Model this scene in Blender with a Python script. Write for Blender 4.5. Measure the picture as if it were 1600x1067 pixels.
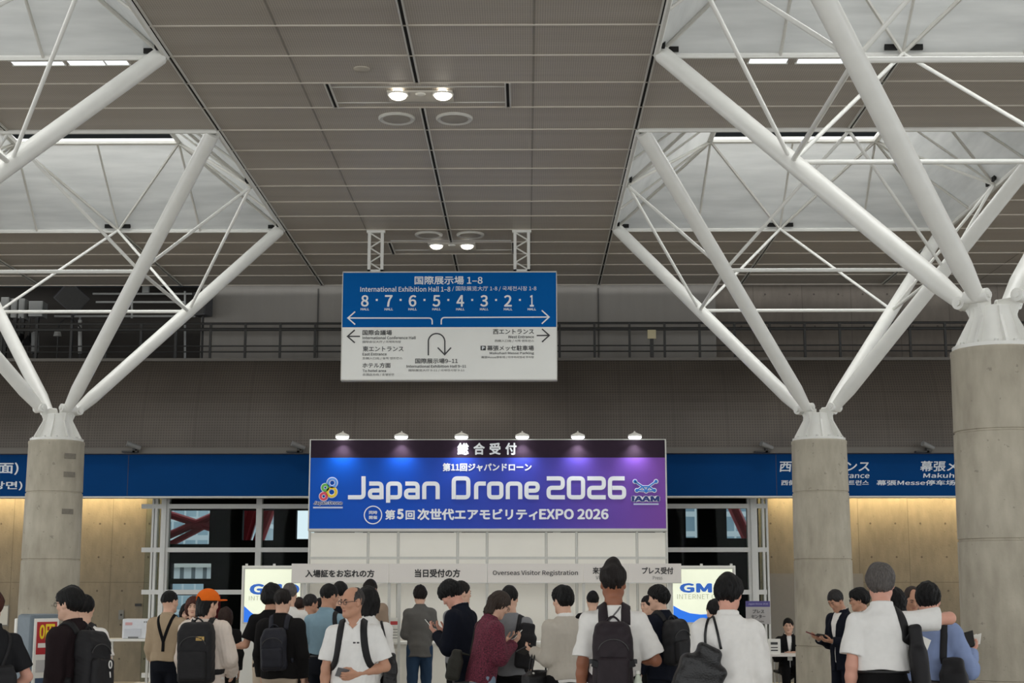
import bpy, math, random
import numpy as np
from mathutils import Matrix, Vector

for _o in list(bpy.data.objects):
    bpy.data.objects.remove(_o)
SC = bpy.context.scene
COL = SC.collection
PI = math.pi

# ---------------------------------------------------------------- camera
FPX, HOR, VPX, EYE = 2350.0, 923.0, 822.0, 1.6      # focal length in px of a 1600 px frame, horizon row, depth vanishing column
PITCH = math.atan((HOR - 533.5) / FPX)
YAW = math.atan((VPX - 800) * math.cos(PITCH) / FPX)
cam_d = bpy.data.cameras.new('camera')
cam_d.sensor_width = 36.0
cam_d.lens = FPX / 1600 * 36
cam_d.clip_end = 400
cam = bpy.data.objects.new('camera', cam_d)
cam.location = (0, 0, EYE)
cam.rotation_euler = (PI / 2 + PITCH, 0, YAW)
COL.objects.link(cam)
SC.camera = cam
CAMR = np.array(Matrix.Rotation(YAW, 3, 'Z') @ Matrix.Rotation(PI / 2 + PITCH, 3, 'X'))

# ---------------------------------------------------------------- daylight, exposure
SC.view_settings.view_transform = 'Standard'
SC.view_settings.look = 'None'
SC.view_settings.gamma = 1
SC.view_settings.exposure = 0.28
SC.view_settings.use_curve_mapping = False
wd = bpy.data.worlds.new('sky')
SC.world = wd
wd.use_nodes = True
_b = wd.node_tree.nodes['Background']
_b.inputs[0].default_value = (0.80, 0.90, 1.0, 1)
_b.inputs[1].default_value = 0.95


def area(name, loc, rot, sx, sy, power, color=(1, 1, 1), spread=PI):
    d = bpy.data.lights.new(name, 'AREA')
    d.shape = 'RECTANGLE'
    d.size, d.size_y = sx, sy
    d.energy = power
    d.color = color
    d.spread = spread
    o = bpy.data.objects.new(name, d)
    o.location = loc
    o.rotation_euler = rot
    COL.objects.link(o)
    return o


def spot(name, loc, target, power, angle, blend=0.6, color=(1, 1, 1), r=0.05):
    d = bpy.data.lights.new(name, 'SPOT')
    d.energy = power
    d.spot_size = angle
    d.spot_blend = blend
    d.color = color
    d.shadow_soft_size = r
    o = bpy.data.objects.new(name, d)
    o.location = loc
    o.rotation_euler = (Vector(target) - Vector(loc)).to_track_quat('-Z', 'Y').to_euler()
    COL.objects.link(o)
    return o


# added fill lamp behind the camera, brightening the hall from the front
area('front_fill_lamp', (0, -9.5, 4.2), (PI / 2, 0, 0), 44, 5.5, 1500, (1.0, 0.985, 0.95))
# added fill lamps out of view, left and right of the hall
area('side_fill_lamp', (-23.5, 12, 4.0), (PI / 2, 0, -PI / 2), 30, 5.5, 800, (1.0, 0.985, 0.95))
area('side_fill_lamp', (23.5, 12, 4.0), (PI / 2, 0, PI / 2), 30, 5.5, 650, (1.0, 0.985, 0.95))


# ---------------------------------------------------------------- placing helpers
def W(px, py, Y):
    """the point of the vertical plane y = Y seen at pixel (px, py)"""
    d = CAMR @ np.array([(px - 800) / FPX, -(py - 533.5) / FPX, -1.0])
    t = Y / d[1]
    return np.array([0, 0, EYE]) + d * t


def WZ(px, py, z):
    """the point of the horizontal plane z seen at pixel (px, py)"""
    d = CAMR @ np.array([(px - 800) / FPX, -(py - 533.5) / FPX, -1.0])
    t = (z - EYE) / d[2]
    return np.array([0, 0, EYE]) + d * t


# ---------------------------------------------------------------- materials
def lin(c):
    c = c / 255.0
    return c / 12.92 if c <= 0.04045 else ((c + 0.055) / 1.055) ** 2.4


def rgb(r, g, b):
    return (lin(r), lin(g), lin(b), 1)


MATS = {}


def mat(name, col, rough=0.6, metal=0.0, var=0.0, scale=20, bump=0.0, bscale=None, spec=None, emit=None, estr=0, stretch=None, tint=None):
    """a principled material with noise variation of colour and a noise bump"""
    if name in MATS:
        return MATS[name]
    m = bpy.data.materials.new(name)
    m.use_nodes = True
    nt = m.node_tree
    n, l = nt.nodes, nt.links
    p = n['Principled BSDF']
    p.inputs['Roughness'].default_value = rough
    p.inputs['Metallic'].default_value = metal
    if spec is not None:
        p.inputs['Specular IOR Level'].default_value = spec
    tc = n.new('ShaderNodeTexCoord')
    mp = n.new('ShaderNodeMapping')
    l.new(tc.outputs['Object'], mp.inputs[0])
    if stretch:
        mp.inputs['Scale'].default_value = stretch
    nz = n.new('ShaderNodeTexNoise')
    nz.inputs['Scale'].default_value = scale
    nz.inputs['Detail'].default_value = 5
    l.new(mp.outputs[0], nz.inputs['Vector'])
    rp = n.new('ShaderNodeValToRGB')
    rp.color_ramp.elements[0].position = 0.3
    rp.color_ramp.elements[1].position = 0.7
    a = tuple(max(0, c * (1 - var)) for c in col[:3]) + (1,)
    b2 = tint if tint else tuple(min(1, c * (1 + var)) for c in col[:3]) + (1,)
    rp.color_ramp.elements[0].color = a
    rp.color_ramp.elements[1].color = b2
    l.new(nz.outputs['Fac'], rp.inputs[0])
    l.new(rp.outputs[0], p.inputs['Base Color'])
    if bump:
        nb = n.new('ShaderNodeTexNoise')
        nb.inputs['Scale'].default_value = bscale or scale * 3
        nb.inputs['Detail'].default_value = 3
        l.new(mp.outputs[0], nb.inputs['Vector'])
        bp = n.new('ShaderNodeBump')
        bp.inputs['Strength'].default_value = bump
        bp.inputs['Distance'].default_value = 0.01
        l.new(nb.outputs['Fac'], bp.inputs['Height'])
        l.new(bp.outputs[0], p.inputs['Normal'])
    if emit:
        p.inputs['Emission Color'].default_value = emit
        p.inputs['Emission Strength'].default_value = estr
    MATS[name] = m
    return m


def math_node(nt, op, a, b=None, c=None):
    m = nt.nodes.new('ShaderNodeMath')
    m.operation = op
    for i, v in enumerate((a, b, c)):
        if v is None:
            continue
        if isinstance(v, (int, float)):
            m.inputs[i].default_value = v
        else:
            nt.links.new(v, m.inputs[i])
    return m.outputs[0]


def grid_dots(nt, u, v, pu, pv, r, ou=0.0, ov=0.0):
    """1 inside round dots of radius r on a pu x pv grid"""
    fu = math_node(nt, 'PINGPONG', math_node(nt, 'ADD', u, ou), pu / 2)
    fv = math_node(nt, 'PINGPONG', math_node(nt, 'ADD', v, ov), pv / 2)
    d = math_node(nt, 'SQRT', math_node(nt, 'ADD', math_node(nt, 'MULTIPLY', fu, fu), math_node(nt, 'MULTIPLY', fv, fv)))
    return math_node(nt, 'LESS_THAN', d, r)


def grid_lines(nt, u, p, w, o=0.0):
    f = math_node(nt, 'PINGPONG', math_node(nt, 'ADD', u, o), p / 2)
    return math_node(nt, 'LESS_THAN', f, w / 2)


def mixc(nt, fac, a, b):
    m = nt.nodes.new('ShaderNodeMix')
    m.data_type = 'RGBA'
    for sock, v in ((m.inputs[0], fac), (m.inputs[6], a), (m.inputs[7], b)):
        if isinstance(v, (int, float, tuple)):
            sock.default_value = v
        else:
            nt.links.new(v, sock)
    return m.outputs[2]


def mat_xyz(name, rough=0.7, metal=0.0):
    m = bpy.data.materials.new(name)
    m.use_nodes = True
    nt = m.node_tree
    p = nt.nodes['Principled BSDF']
    p.inputs['Roughness'].default_value = rough
    p.inputs['Metallic'].default_value = metal
    g = nt.nodes.new('ShaderNodeNewGeometry')
    s = nt.nodes.new('ShaderNodeSeparateXYZ')
    nt.links.new(g.outputs['Position'], s.inputs[0])
    MATS[name] = m
    return m, nt, p, s.outputs[0], s.outputs[1], s.outputs[2], g.outputs['Position']


def noise(nt, vec, scale, detail=5, stretch=None):
    if stretch:
        mp = nt.nodes.new('ShaderNodeMapping')
        mp.inputs['Scale'].default_value = stretch
        nt.links.new(vec, mp.inputs[0])
        vec = mp.outputs[0]
    z = nt.nodes.new('ShaderNodeTexNoise')
    z.inputs['Scale'].default_value = scale
    z.inputs['Detail'].default_value = detail
    nt.links.new(vec, z.inputs['Vector'])
    return z.outputs['Fac']


def ramp(nt, fac, stops):
    r = nt.nodes.new('ShaderNodeValToRGB')
    e = r.color_ramp.elements
    while len(e) < len(stops):
        e.new(0.5)
    for el, (p, c) in zip(e, stops):
        el.position = p
        el.color = c
    nt.links.new(fac, r.inputs[0])
    return r.outputs[0]


# ---------------------------------------------------------------- mesh helpers
def root_of(o):
    while o.parent:
        o = o.parent
    return o


def thing(name, label, cat, loc, group=None, kind=None):
    o = bpy.data.objects.new(name, None)
    o.empty_display_size = 0.2
    o.location = tuple(float(v) for v in loc)
    COL.objects.link(o)
    return tag(o, label, cat, group, kind)


def tag(o, label=None, cat=None, group=None, kind=None):
    for k, v in (('label', label), ('category', cat), ('group', group), ('kind', kind)):
        if v:
            o[k] = v
    return o


def mk(name, V, F, mats, parent=None, smooth=False, mi=None, origin=None):
    """link ONE mesh object; V are world points"""
    V = np.asarray(V, float)
    if parent is not None:
        org = np.array(root_of(parent).location)
    elif origin is not None:
        org = np.asarray(origin, float)
    else:
        lo, hi = V.min(0), V.max(0)
        org = np.array([(lo[0] + hi[0]) / 2, (lo[1] + hi[1]) / 2, lo[2]])
    me = bpy.data.meshes.new(name)
    L = V - org
    if isinstance(F, np.ndarray):
        nf, k = F.shape
        me.vertices.add(len(L))
        me.vertices.foreach_set('co', L.astype(np.float32).ravel())
        me.loops.add(nf * k)
        me.loops.foreach_set('vertex_index', F.astype(np.int32).ravel())
        me.polygons.add(nf)
        me.polygons.foreach_set('loop_start', np.arange(0, nf * k, k, dtype=np.int32))
        me.update(calc_edges=True)
        me.validate()
    else:
        me.from_pydata([tuple(v) for v in L], [], F)
        me.update()
    if not isinstance(mats, (list, tuple)):
        mats = [mats]
    for m in mats:
        me.materials.append(m)
    if mi is not None and len(mi) == len(me.polygons):
        me.polygons.foreach_set('material_index', np.asarray(mi, np.int32))
    if smooth is True:
        me.polygons.foreach_set('use_smooth', np.ones(len(me.polygons), bool))
    o = bpy.data.objects.new(name, me)
    COL.objects.link(o)
    if parent is None:
        o.location = tuple(org)
    else:
        o.parent = parent
    if smooth == 'auto':
        me.polygons.foreach_set('use_smooth', np.ones(len(me.polygons), bool))
        try:
            me.set_sharp_from_angle(angle=math.radians(40))
        except Exception:
            pass
    return o


def unit(v):
    v = np.asarray(v, float)
    return v / max(1e-9, np.linalg.norm(v))


def basis(d):
    d = unit(d)
    a = np.array([0, 0, 1.0]) if abs(d[2]) < 0.95 else np.array([1.0, 0, 0])
    u = unit(np.cross(a, d))
    return u, np.cross(d, u), d


class MB:
    def __init__(s):
        s.v, s.f, s.mi, s.n = [], [], [], 0
        s.cur = 0

    def put(s, V, F):
        V = np.asarray(V, float)
        s.v.append(V)
        for f in F:
            s.f.append([i + s.n for i in f])
            s.mi.append(s.cur)
        s.n += len(V)
        return s

    def box(s, lo, hi):
        x0, y0, z0 = lo
        x1, y1, z1 = hi
        V = [(x0, y0, z0), (x1, y0, z0), (x1, y1, z0), (x0, y1, z0), (x0, y0, z1), (x1, y0, z1), (x1, y1, z1), (x0, y1, z1)]
        return s.put(V, [(0, 3, 2, 1), (4, 5, 6, 7), (0, 1, 5, 4), (1, 2, 6, 5), (2, 3, 7, 6), (3, 0, 4, 7)])

    def obox(s, c, size, R):
        """oriented box"""
        h = np.array(size) / 2
        V = [(x, y, z) for z in (-1, 1) for (x, y) in ((-1, -1), (1, -1), (1, 1), (-1, 1))]
        V = (np.array(V) * h) @ np.asarray(R).T + np.asarray(c)
        return s.put(V, [(0, 3, 2, 1), (4, 5, 6, 7), (0, 1, 5, 4), (1, 2, 6, 5), (2, 3, 7, 6), (3, 0, 4, 7)])

    def cyl(s, a, b, r0, r1=None, n=12, caps=True):
        r1 = r0 if r1 is None else r1
        a, b = np.asarray(a, float), np.asarray(b, float)
        u, w, d = basis(b - a)
        t = np.arange(n) * 2 * PI / n
        ring = np.outer(np.cos(t), u) + np.outer(np.sin(t), w)
        V = np.vstack([a + ring * r0, b + ring * r1])
        F = [(i, (i + 1) % n, n + (i + 1) % n, n + i) for i in range(n)]
        if caps:
            F += [tuple(reversed(range(n))), tuple(range(n, 2 * n))]
        return s.put(V, F)

    def tube(s, P, r, n=8, closed=False):
        P = np.asarray(P, float)
        m = len(P)
        rs = r if hasattr(r, '__len__') else [r] * m
        V = []
        u = None
        for i in range(m):
            if closed:
                d = P[(i + 1) % m] - P[i - 1]
            else:
                d = P[min(i + 1, m - 1)] - P[max(i - 1, 0)]
            d = unit(d)
            if u is None:
                u = basis(d)[0]
            u = unit(u - d * np.dot(u, d))
            w = np.cross(d, u)
            for k in range(n):
                t = 2 * PI * k / n
                V.append(P[i] + rs[i] * (math.cos(t) * u + math.sin(t) * w))
        F = []
        for i in range(m if closed else m - 1):
            j = (i + 1) % m
            for k in range(n):
                F.append((i * n + k, i * n + (k + 1) % n, j * n + (k + 1) % n, j * n + k))
        if not closed:
            F += [tuple(reversed(range(n))), tuple(range((m - 1) * n, m * n))]
        return s.put(V, F)

    def ribbon(s, P, N, w, t):
        """flat strap: width w, thickness t, lying along normals N"""
        P, N = np.asarray(P, float), np.asarray(N, float)
        m = len(P)
        V = []
        for i in range(m):
            d = unit(P[min(i + 1, m - 1)] - P[max(i - 1, 0)])
            nn = unit(N[i] - d * np.dot(N[i], d))
            l = np.cross(d, nn)
            for a, b in ((-1, 0), (-0.8, 1), (0.8, 1), (1, 0), (0.8, -0.6), (-0.8, -0.6)):
                V.append(P[i] + l * a * w / 2 + nn * b * t)
        F = []
        for i in range(m - 1):
            for k in range(6):
                F.append((i * 6 + k, (i + 1) * 6 + k, (i + 1) * 6 + (k + 1) % 6, i * 6 + (k + 1) % 6))
        F += [tuple(range(6)), tuple(reversed(range((m - 1) * 6, m * 6)))]
        return s.put(V, F)

    def ell(s, c, r, n=14, m=10, R=None):
        V = [(0, 0, -1)]
        for j in range(1, m):
            a = -PI / 2 + PI * j / m
            for i in range(n):
                t = 2 * PI * i / n
                V.append((math.cos(a) * math.cos(t), math.cos(a) * math.sin(t), math.sin(a)))
        V.append((0, 0, 1))
        V = np.array(V) * np.asarray(r)
        if R is not None:
            V = V @ np.asarray(R).T
        V = V + np.asarray(c)
        F = [(0, 1 + (i + 1) % n, 1 + i) for i in range(n)]
        for j in range(m - 2):
            for i in range(n):
                a, b = 1 + j * n + i, 1 + j * n + (i + 1) % n
                F.append((a, b, b + n, a + n))
        k = 1 + (m - 2) * n
        F += [(k + i, k + (i + 1) % n, len(V) - 1) for i in range(n)]
        return s.put(V, F)

    def lathe(s, c, prof, n=28, axis='z'):
        """prof: (radius, height) from bottom to top, closed with caps"""
        V = []
        for r, z in prof:
            for i in range(n):
                t = 2 * PI * i / n
                V.append((r * math.cos(t), r * math.sin(t), z))
        V = np.array(V)
        if axis == 'y':
            V = V[:, [0, 2, 1]] * np.array([1, 1, -1])
        F = []
        for j in range(len(prof) - 1):
            for i in range(n):
                a, b = j * n + i, j * n + (i + 1) % n
                F.append((a, b, b + n, a + n))
        F += [tuple(reversed(range(n))), tuple(range((len(prof) - 1) * n, len(prof) * n))]
        return s.put(V + np.asarray(c), F)

    def prism(s, pts, y0, y1):
        """polygon of (x, z) pulled from y0 to y1 (convex or simple)"""
        n = len(pts)
        V = [(x, y0, z) for x, z in pts] + [(x, y1, z) for x, z in pts]
        F = [tuple(range(n)), tuple(reversed(range(n, 2 * n)))]
        F += [((i + 1) % n, i, n + i, n + (i + 1) % n) for i in range(n)]
        return s.put(V, F)

    def build(s, name, mats, parent=None, smooth=False, bevel=0, origin=None):
        o = mk(name, np.vstack(s.v), s.f, mats, parent, smooth, s.mi if any(s.mi) else None, origin)
        if bevel:
            b = o.modifiers.new('bevel', 'BEVEL')
            b.width = bevel
            b.segments = 2
            b.limit_method = 'ANGLE'
        return o


# ---------------------------------------------------------------- lettering
try:                                                     # Blender's own CJK face
    FONT = bpy.data.fonts.load(bpy.utils.system_resource('DATAFILES', path='fonts') + '/Noto Sans CJK Regular.woff2')
except Exception:
    FONT = None


def text_geo(s, bold=0.0):
    cu = bpy.data.curves.new('lettering', 'FONT')
    cu.body = s
    if FONT:
        cu.font = FONT
    cu.resolution_u = 3
    cu.extrude = 0.004
    o = bpy.data.objects.new('lettering', cu)
    COL.objects.link(o)
    dg = bpy.context.evaluated_depsgraph_get()
    me = bpy.data.meshes.new_from_object(o.evaluated_get(dg))
    n = len(me.vertices)
    V = np.zeros(n * 3, np.float32)
    me.vertices.foreach_get('co', V)
    V = V.reshape(-1, 3).astype(float)
    F = [tuple(p.vertices) for p in me.polygons]
    bpy.data.objects.remove(o)
    bpy.data.curves.remove(cu)
    bpy.data.meshes.remove(me)
    if bold:                                             # heavier weight: the outline thickened both ways
        VV, FF = [], []
        for i, (dx, dy) in enumerate(((0, 0), (-1, 0), (1, 0), (0, -1), (0, 1), (-.7, -.7), (.7, .7), (-.7, .7), (.7, -.7))):
            VV.append(V + (dx * bold, dy * bold, i * 0.0004))
            FF += [tuple(k + i * n for k in f) for f in F]
        V, F = np.vstack(VV), FF
    return V, F


def letter_on(parent, s, x0, x1, z0, z1, y, m, bold=0.0, t=0.004, name='lettering', slant=0.0):
    """lettering filling the rectangle x0..x1, z0..z1 of the plane y, facing -y"""
    V, F = text_geo(s, bold)
    lo, hi = V.min(0), V.max(0)
    sx, sz = (x1 - x0) / (hi[0] - lo[0]), (z1 - z0) / (hi[1] - lo[1])
    x = x0 + (V[:, 0] - lo[0]) * sx
    z = z0 + (V[:, 1] - lo[1]) * sz
    x = x + slant * (z - z0)
    yy = y - t * (V[:, 2] - lo[2]) / (hi[2] - lo[2])
    return mk(name, np.stack([x, yy, z], 1), F, m, parent)


def letter_px(parent, s, u0, v0, u1, v1, Y, m, bold=0.0, **k):
    """same, the rectangle read off the photograph"""
    a, b = W(u0, (v0 + v1) / 2, Y)[0], W(u1, (v0 + v1) / 2, Y)[0]
    z1, z0 = W((u0 + u1) / 2, v0, Y)[2], W((u0 + u1) / 2, v1, Y)[2]
    return letter_on(parent, s, a, b, z0, z1, Y, m, bold, **k)


def stroke_geo(mb, pts, w, y, t=0.004, closed=False):
    t = t + 0.0004 * (len(mb.v) % 9)
    P = np.asarray(pts, float)
    n = len(P)
    Lf, Rt = [], []
    for i in range(n):
        if closed:
            a, b = P[i] - P[i - 1], P[(i + 1) % n] - P[i]
        else:
            a = P[i] - P[i - 1] if i else P[1] - P[0]
            b = P[i + 1] - P[i] if i < n - 1 else a
        a, b = unit(a), unit(b)
        na, nb = np.array([-a[1], a[0]]), np.array([-b[1], b[0]])
        m = unit(na + nb)
        k = min(2.0, 1 / max(0.3, np.dot(m, na)))
        Lf.append(P[i] + m * k * w / 2)
        Rt.append(P[i] - m * k * w / 2)
    V = []
    for i in range(n):
        for q, yy in ((Lf[i], y - t), (Rt[i], y - t), (Rt[i], y), (Lf[i], y)):
            V.append((q[0], yy, q[1]))
    F = []
    for i in range(n if closed else n - 1):
        j = (i + 1) % n
        for k in range(4):
            F.append((i * 4 + k, j * 4 + k, j * 4 + (k + 1) % 4, i * 4 + (k + 1) % 4))
    if not closed:
        F += [(0, 1, 2, 3), tuple(4 * (n - 1) + k for k in (3, 2, 1, 0))]
    mb.put(V, F)


def rounded(pts, r, n=5):
    """polyline with rounded inner corners"""
    P = [np.asarray(p, float) for p in pts]
    out = [P[0]]
    for i in range(1, len(P) - 1):
        a, b = P[i - 1] - P[i], P[i + 1] - P[i]
        q = min(r, np.linalg.norm(a) / 2.01, np.linalg.norm(b) / 2.01)
        s, e = P[i] + unit(a) * q, P[i] + unit(b) * q
        for k in range(n + 1):
            t = k / n
            out.append((1 - t) ** 2 * s + 2 * t * (1 - t) * P[i] + t * t * e)
    out.append(P[-1])
    return out


def circle_pts(cx, cz, r, n=28, rz=None, a0=0.0, a1=2 * PI):
    full = abs(a1 - a0 - 2 * PI) < 1e-6
    m = n if full else n + 1
    return [(cx + r * math.cos(a0 + (a1 - a0) * i / n), cz + (rz or r) * math.sin(a0 + (a1 - a0) * i / n)) for i in range(m)]
# ================================================================ THE HALL
XC, M = -1.175, 0.84                       # aisle axis, ceiling module
XL, XR, HB = XC - 6 * M, XC + 6 * M, 3 * M  # column axes, half bay opening
Y0 = 17.30                                  # near edge of the far openings
YF, YN = Y0 + 3 * M, Y0 - 6 * M             # far and near column rows
ZC = 7.04
YB = Y0 + 11 * M                            # back edge of the ceiling

m_steel = mat('white_painted_steel', rgb(226, 225, 219), rough=0.38, var=0.03, scale=6)
m_alu = mat('aluminium_trim', rgb(205, 203, 196), rough=0.4, metal=0.1, var=0.03)
m_dark = mat('dark_gap', rgb(22, 21, 20), rough=0.9, var=0.1)
m_darkmetal = mat('dark_painted_metal', rgb(52, 51, 49), rough=0.6, var=0.1)
m_white = mat('white_laminate', rgb(236, 234, 226), rough=0.5, var=0.02, scale=4)
m_black = mat('black_plastic', rgb(24, 24, 25), rough=0.5, var=0.1)
m_grey = mat('grey_plastic', rgb(120, 120, 118), rough=0.6, var=0.05)

# --- ceiling sheet: grey-brown perforated metal
m_ceil, nt, p, X, Y, Z, P3 = mat_xyz('perforated_ceiling_panel', 0.5, 0.0)
c1 = ramp(nt, noise(nt, P3, 1.3, 4, (0.25, 3, 1)), [(0.3, rgb(176, 167, 156)), (0.7, rgb(188, 180, 169))])
dots = grid_dots(nt, X, Y, 0.024, 0.024, 0.0075)
nt.links.new(mixc(nt, math_node(nt, 'MULTIPLY', dots, 0.4), c1, rgb(70, 66, 61)), p.inputs['Base Color'])

# --- skylight shaft sheet: white perforated metal
m_shaft, nt, p, X, Y, Z, P3 = mat_xyz('white_perforated_sheet', 0.35, 0.15)
c1 = ramp(nt, noise(nt, P3, 1.6, 3, (0.6, 0.6, 6)), [(0.3, rgb(168, 171, 171)), (0.7, rgb(206, 208, 207))])
nt.links.new(c1, p.inputs['Base Color'])
_tl = nt.nodes.new('ShaderNodeBsdfTranslucent')              # pierced sheet: part of the daylight above comes through
_tl.inputs[0].default_value = (0.84, 0.84, 0.81, 1)
_mx = nt.nodes.new('ShaderNodeMixShader')
_mx.inputs[0].default_value = 0.2
nt.links.new(p.outputs[0], _mx.inputs[1])
nt.links.new(_tl.outputs[0], _mx.inputs[2])
nt.links.new(_mx.outputs[0], nt.nodes['Material Output'].inputs[0])

# --- cast concrete of the walls and of the columns
def concrete(name, a, b, seams):
    m, nt, p, X, Y, Z, P3 = mat_xyz(name, 0.75)
    f = math_node(nt, 'ADD', math_node(nt, 'MULTIPLY', noise(nt, P3, 1.1, 6), 0.6), math_node(nt, 'MULTIPLY', noise(nt, P3, 7, 6, (1.5, 1.5, 0.5)), 0.4))
    c = ramp(nt, f, [(0.32, a), (0.68, b)])
    pit = math_node(nt, 'LESS_THAN', noise(nt, P3, 16, 3), 0.30)
    c = mixc(nt, math_node(nt, 'MULTIPLY', pit, 0.35), c, rgb(84, 80, 72))
    if seams:
        s = math_node(nt, 'MAXIMUM', grid_lines(nt, X, 0.9, 0.014, 0.3), grid_lines(nt, Z, 1.8, 0.014, 0.05))
        c = mixc(nt, math_node(nt, 'MULTIPLY', s, 0.45), c, rgb(70, 64, 55))
        d = grid_dots(nt, X, Z, 0.45, 0.6, 0.018, 0.08, 0.2)
        c = mixc(nt, math_node(nt, 'MULTIPLY', d, 0.7), c, rgb(52, 46, 40))
    nt.links.new(c, p.inputs['Base Color'])
    bp = nt.nodes.new('ShaderNodeBump')
    bp.inputs['Strength'].default_value = 0.25
    bp.inputs['Distance'].default_value = 0.01
    nt.links.new(noise(nt, P3, 30, 4), bp.inputs['Height'])
    nt.links.new(bp.outputs[0], p.inputs['Normal'])
    return m


m_conc = concrete('cast_concrete_wall', rgb(112, 104, 90), rgb(140, 131, 113), True)
m_colc = concrete('cast_concrete_column', rgb(148, 140, 124), rgb(192, 184, 166), False)
m_brownconc = concrete('brown_balcony_concrete', rgb(112, 103, 94), rgb(132, 123, 112), True)

# --- parapet: dark perforated cladding with panel seams
m_para, nt, p, X, Y, Z, P3 = mat_xyz('perforated_parapet_sheet', 0.5, 0.2)
c1 = ramp(nt, noise(nt, P3, 0.8, 5), [(0.3, rgb(84, 77, 70)), (0.7, rgb(100, 92, 84))])
dots = grid_dots(nt, X, Z, 0.045, 0.045, 0.014)
c1 = mixc(nt, math_node(nt, 'MULTIPLY', dots, 0.42), c1, rgb(28, 25, 22))
s = math_node(nt, 'MAXIMUM', grid_lines(nt, X, 0.9, 0.012, 0.2), grid_lines(nt, Z, 0.42, 0.01, 0.1))
nt.links.new(mixc(nt, math_node(nt, 'MULTIPLY', s, 0.4), c1, rgb(48, 44, 40)), p.inputs['Base Color'])

# --- floor
m_floor, nt, p, X, Y, Z, P3 = mat_xyz('terrazzo_floor', 0.3)
c1 = ramp(nt, noise(nt, P3, 60, 3), [(0.35, rgb(158, 154, 146)), (0.65, rgb(186, 182, 174))])
s = math_node(nt, 'MAXIMUM', grid_lines(nt, X, 0.6, 0.006), grid_lines(nt, Y, 0.6, 0.006))
nt.links.new(mixc(nt, s, c1, rgb(110, 107, 100)), p.inputs['Base Color'])

o = MB().box((-25, -10, -0.2), (25, 36, 0.0)).build('floor', m_floor)
tag(o, kind='structure')

# --- ceiling with square openings round every column
YR = [Y0 - 18 * M, Y0 - 9 * M, Y0]          # near edges of the three rows of openings
XO = [XL - 12 * M, XL, XR, XR + 12 * M]
b = MB()
ylist = [-10.0]
for y in YR:
    ylist += [y, y + 6 * M]
ylist.append(YB)
for i in range(len(ylist) - 1):
    ya, yb = ylist[i], ylist[i + 1]
    if i % 2 == 0:
        b.box((-25, ya, ZC), (25, yb, ZC + 0.04))
    else:
        xs = [-25.0]
        for x in XO:
            xs += [x - HB, x + HB]
        xs.append(25.0)
        for j in range(0, len(xs), 2):
            b.box((xs[j], ya, ZC), (xs[j + 1], yb, ZC + 0.04))
ceil = b.build('ceiling', m_ceil)
tag(ceil, kind='structure')
# joint strips across the aisle
b = MB()
k = -32
while Y0 + k * M <= YB + 0.01:
    y = Y0 + k * M
    inside = any(r + 0.1 < y < r + 6 * M - 0.1 for r in YR)
    xs = [(-25, 25)]
    if inside:
        e = [-25.0]
        for x in XO:
            e += [x - HB, x + HB]
        e.append(25.0)
        xs = [(e[j], e[j + 1]) for j in range(0, len(e), 2)]
    for x0, x1 in xs:
        b.box((x0, y - 0.010, ZC - 0.014), (x1, y + 0.010, ZC + 0.01))
    k += 1
b.build('ceiling_joint_strip', mat('ceiling_strip', rgb(196, 188, 176), 0.5), ceil)
# grooves along the depth: dark slot between two light edges
g, e = MB(), MB()
POD = [(Y0 - 2 * M, Y0 - M), (Y0 + 7 * M, Y0 + 8 * M)]
def groove(x, ya, yb, w=0.03):
    g.box((x - w / 2, ya, ZC - 0.006), (x + w / 2, yb, ZC + 0.01))
    for s_ in (-1, 1):
        e.box((x + s_ * (w / 2 + 0.010) - 0.008, ya, ZC - 0.02), (x + s_ * (w / 2 + 0.010) + 0.008, yb, ZC + 0.01))
groove(XC, -10, POD[0][0]); groove(XC, POD[0][1], POD[1][0]); groove(XC, POD[1][1], YB)
for y0_, y1_ in POD:
    for s_ in (-1, 1):
        groove(XC + s_ * 0.98, y0_, y1_)
for x in XO:
    for s_ in (-1, 1):
        groove(x + s_ * (HB + 0.03), -10, YB, 0.026)
    for a_, b_ in ((YR[1] + 6 * M, YR[2]), (YR[2] + 6 * M, YB)):
        groove(x, a_, b_, 0.02)
g.build('ceiling_groove', m_dark, ceil)
e.build('ceiling_groove_edge', m_alu, ceil)
# fine panel seams
b = MB()
for x in (XC + 1.26, XC - 1.26, XL - 4.2, XR + 4.2):
    b.box((x - 0.006, -10, ZC - 0.004), (x + 0.006, YB, ZC + 0.01))
b.build('ceiling_seam', mat('ceiling_seam_grey', rgb(136, 130, 121), 0.6), ceil)
# roof above the skylights
o = MB().box((-25, -10, 9.6), (25, 30, 9.8)).build('ceiling_roof_deck', m_darkmetal)
tag(o, kind='structure')

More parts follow.
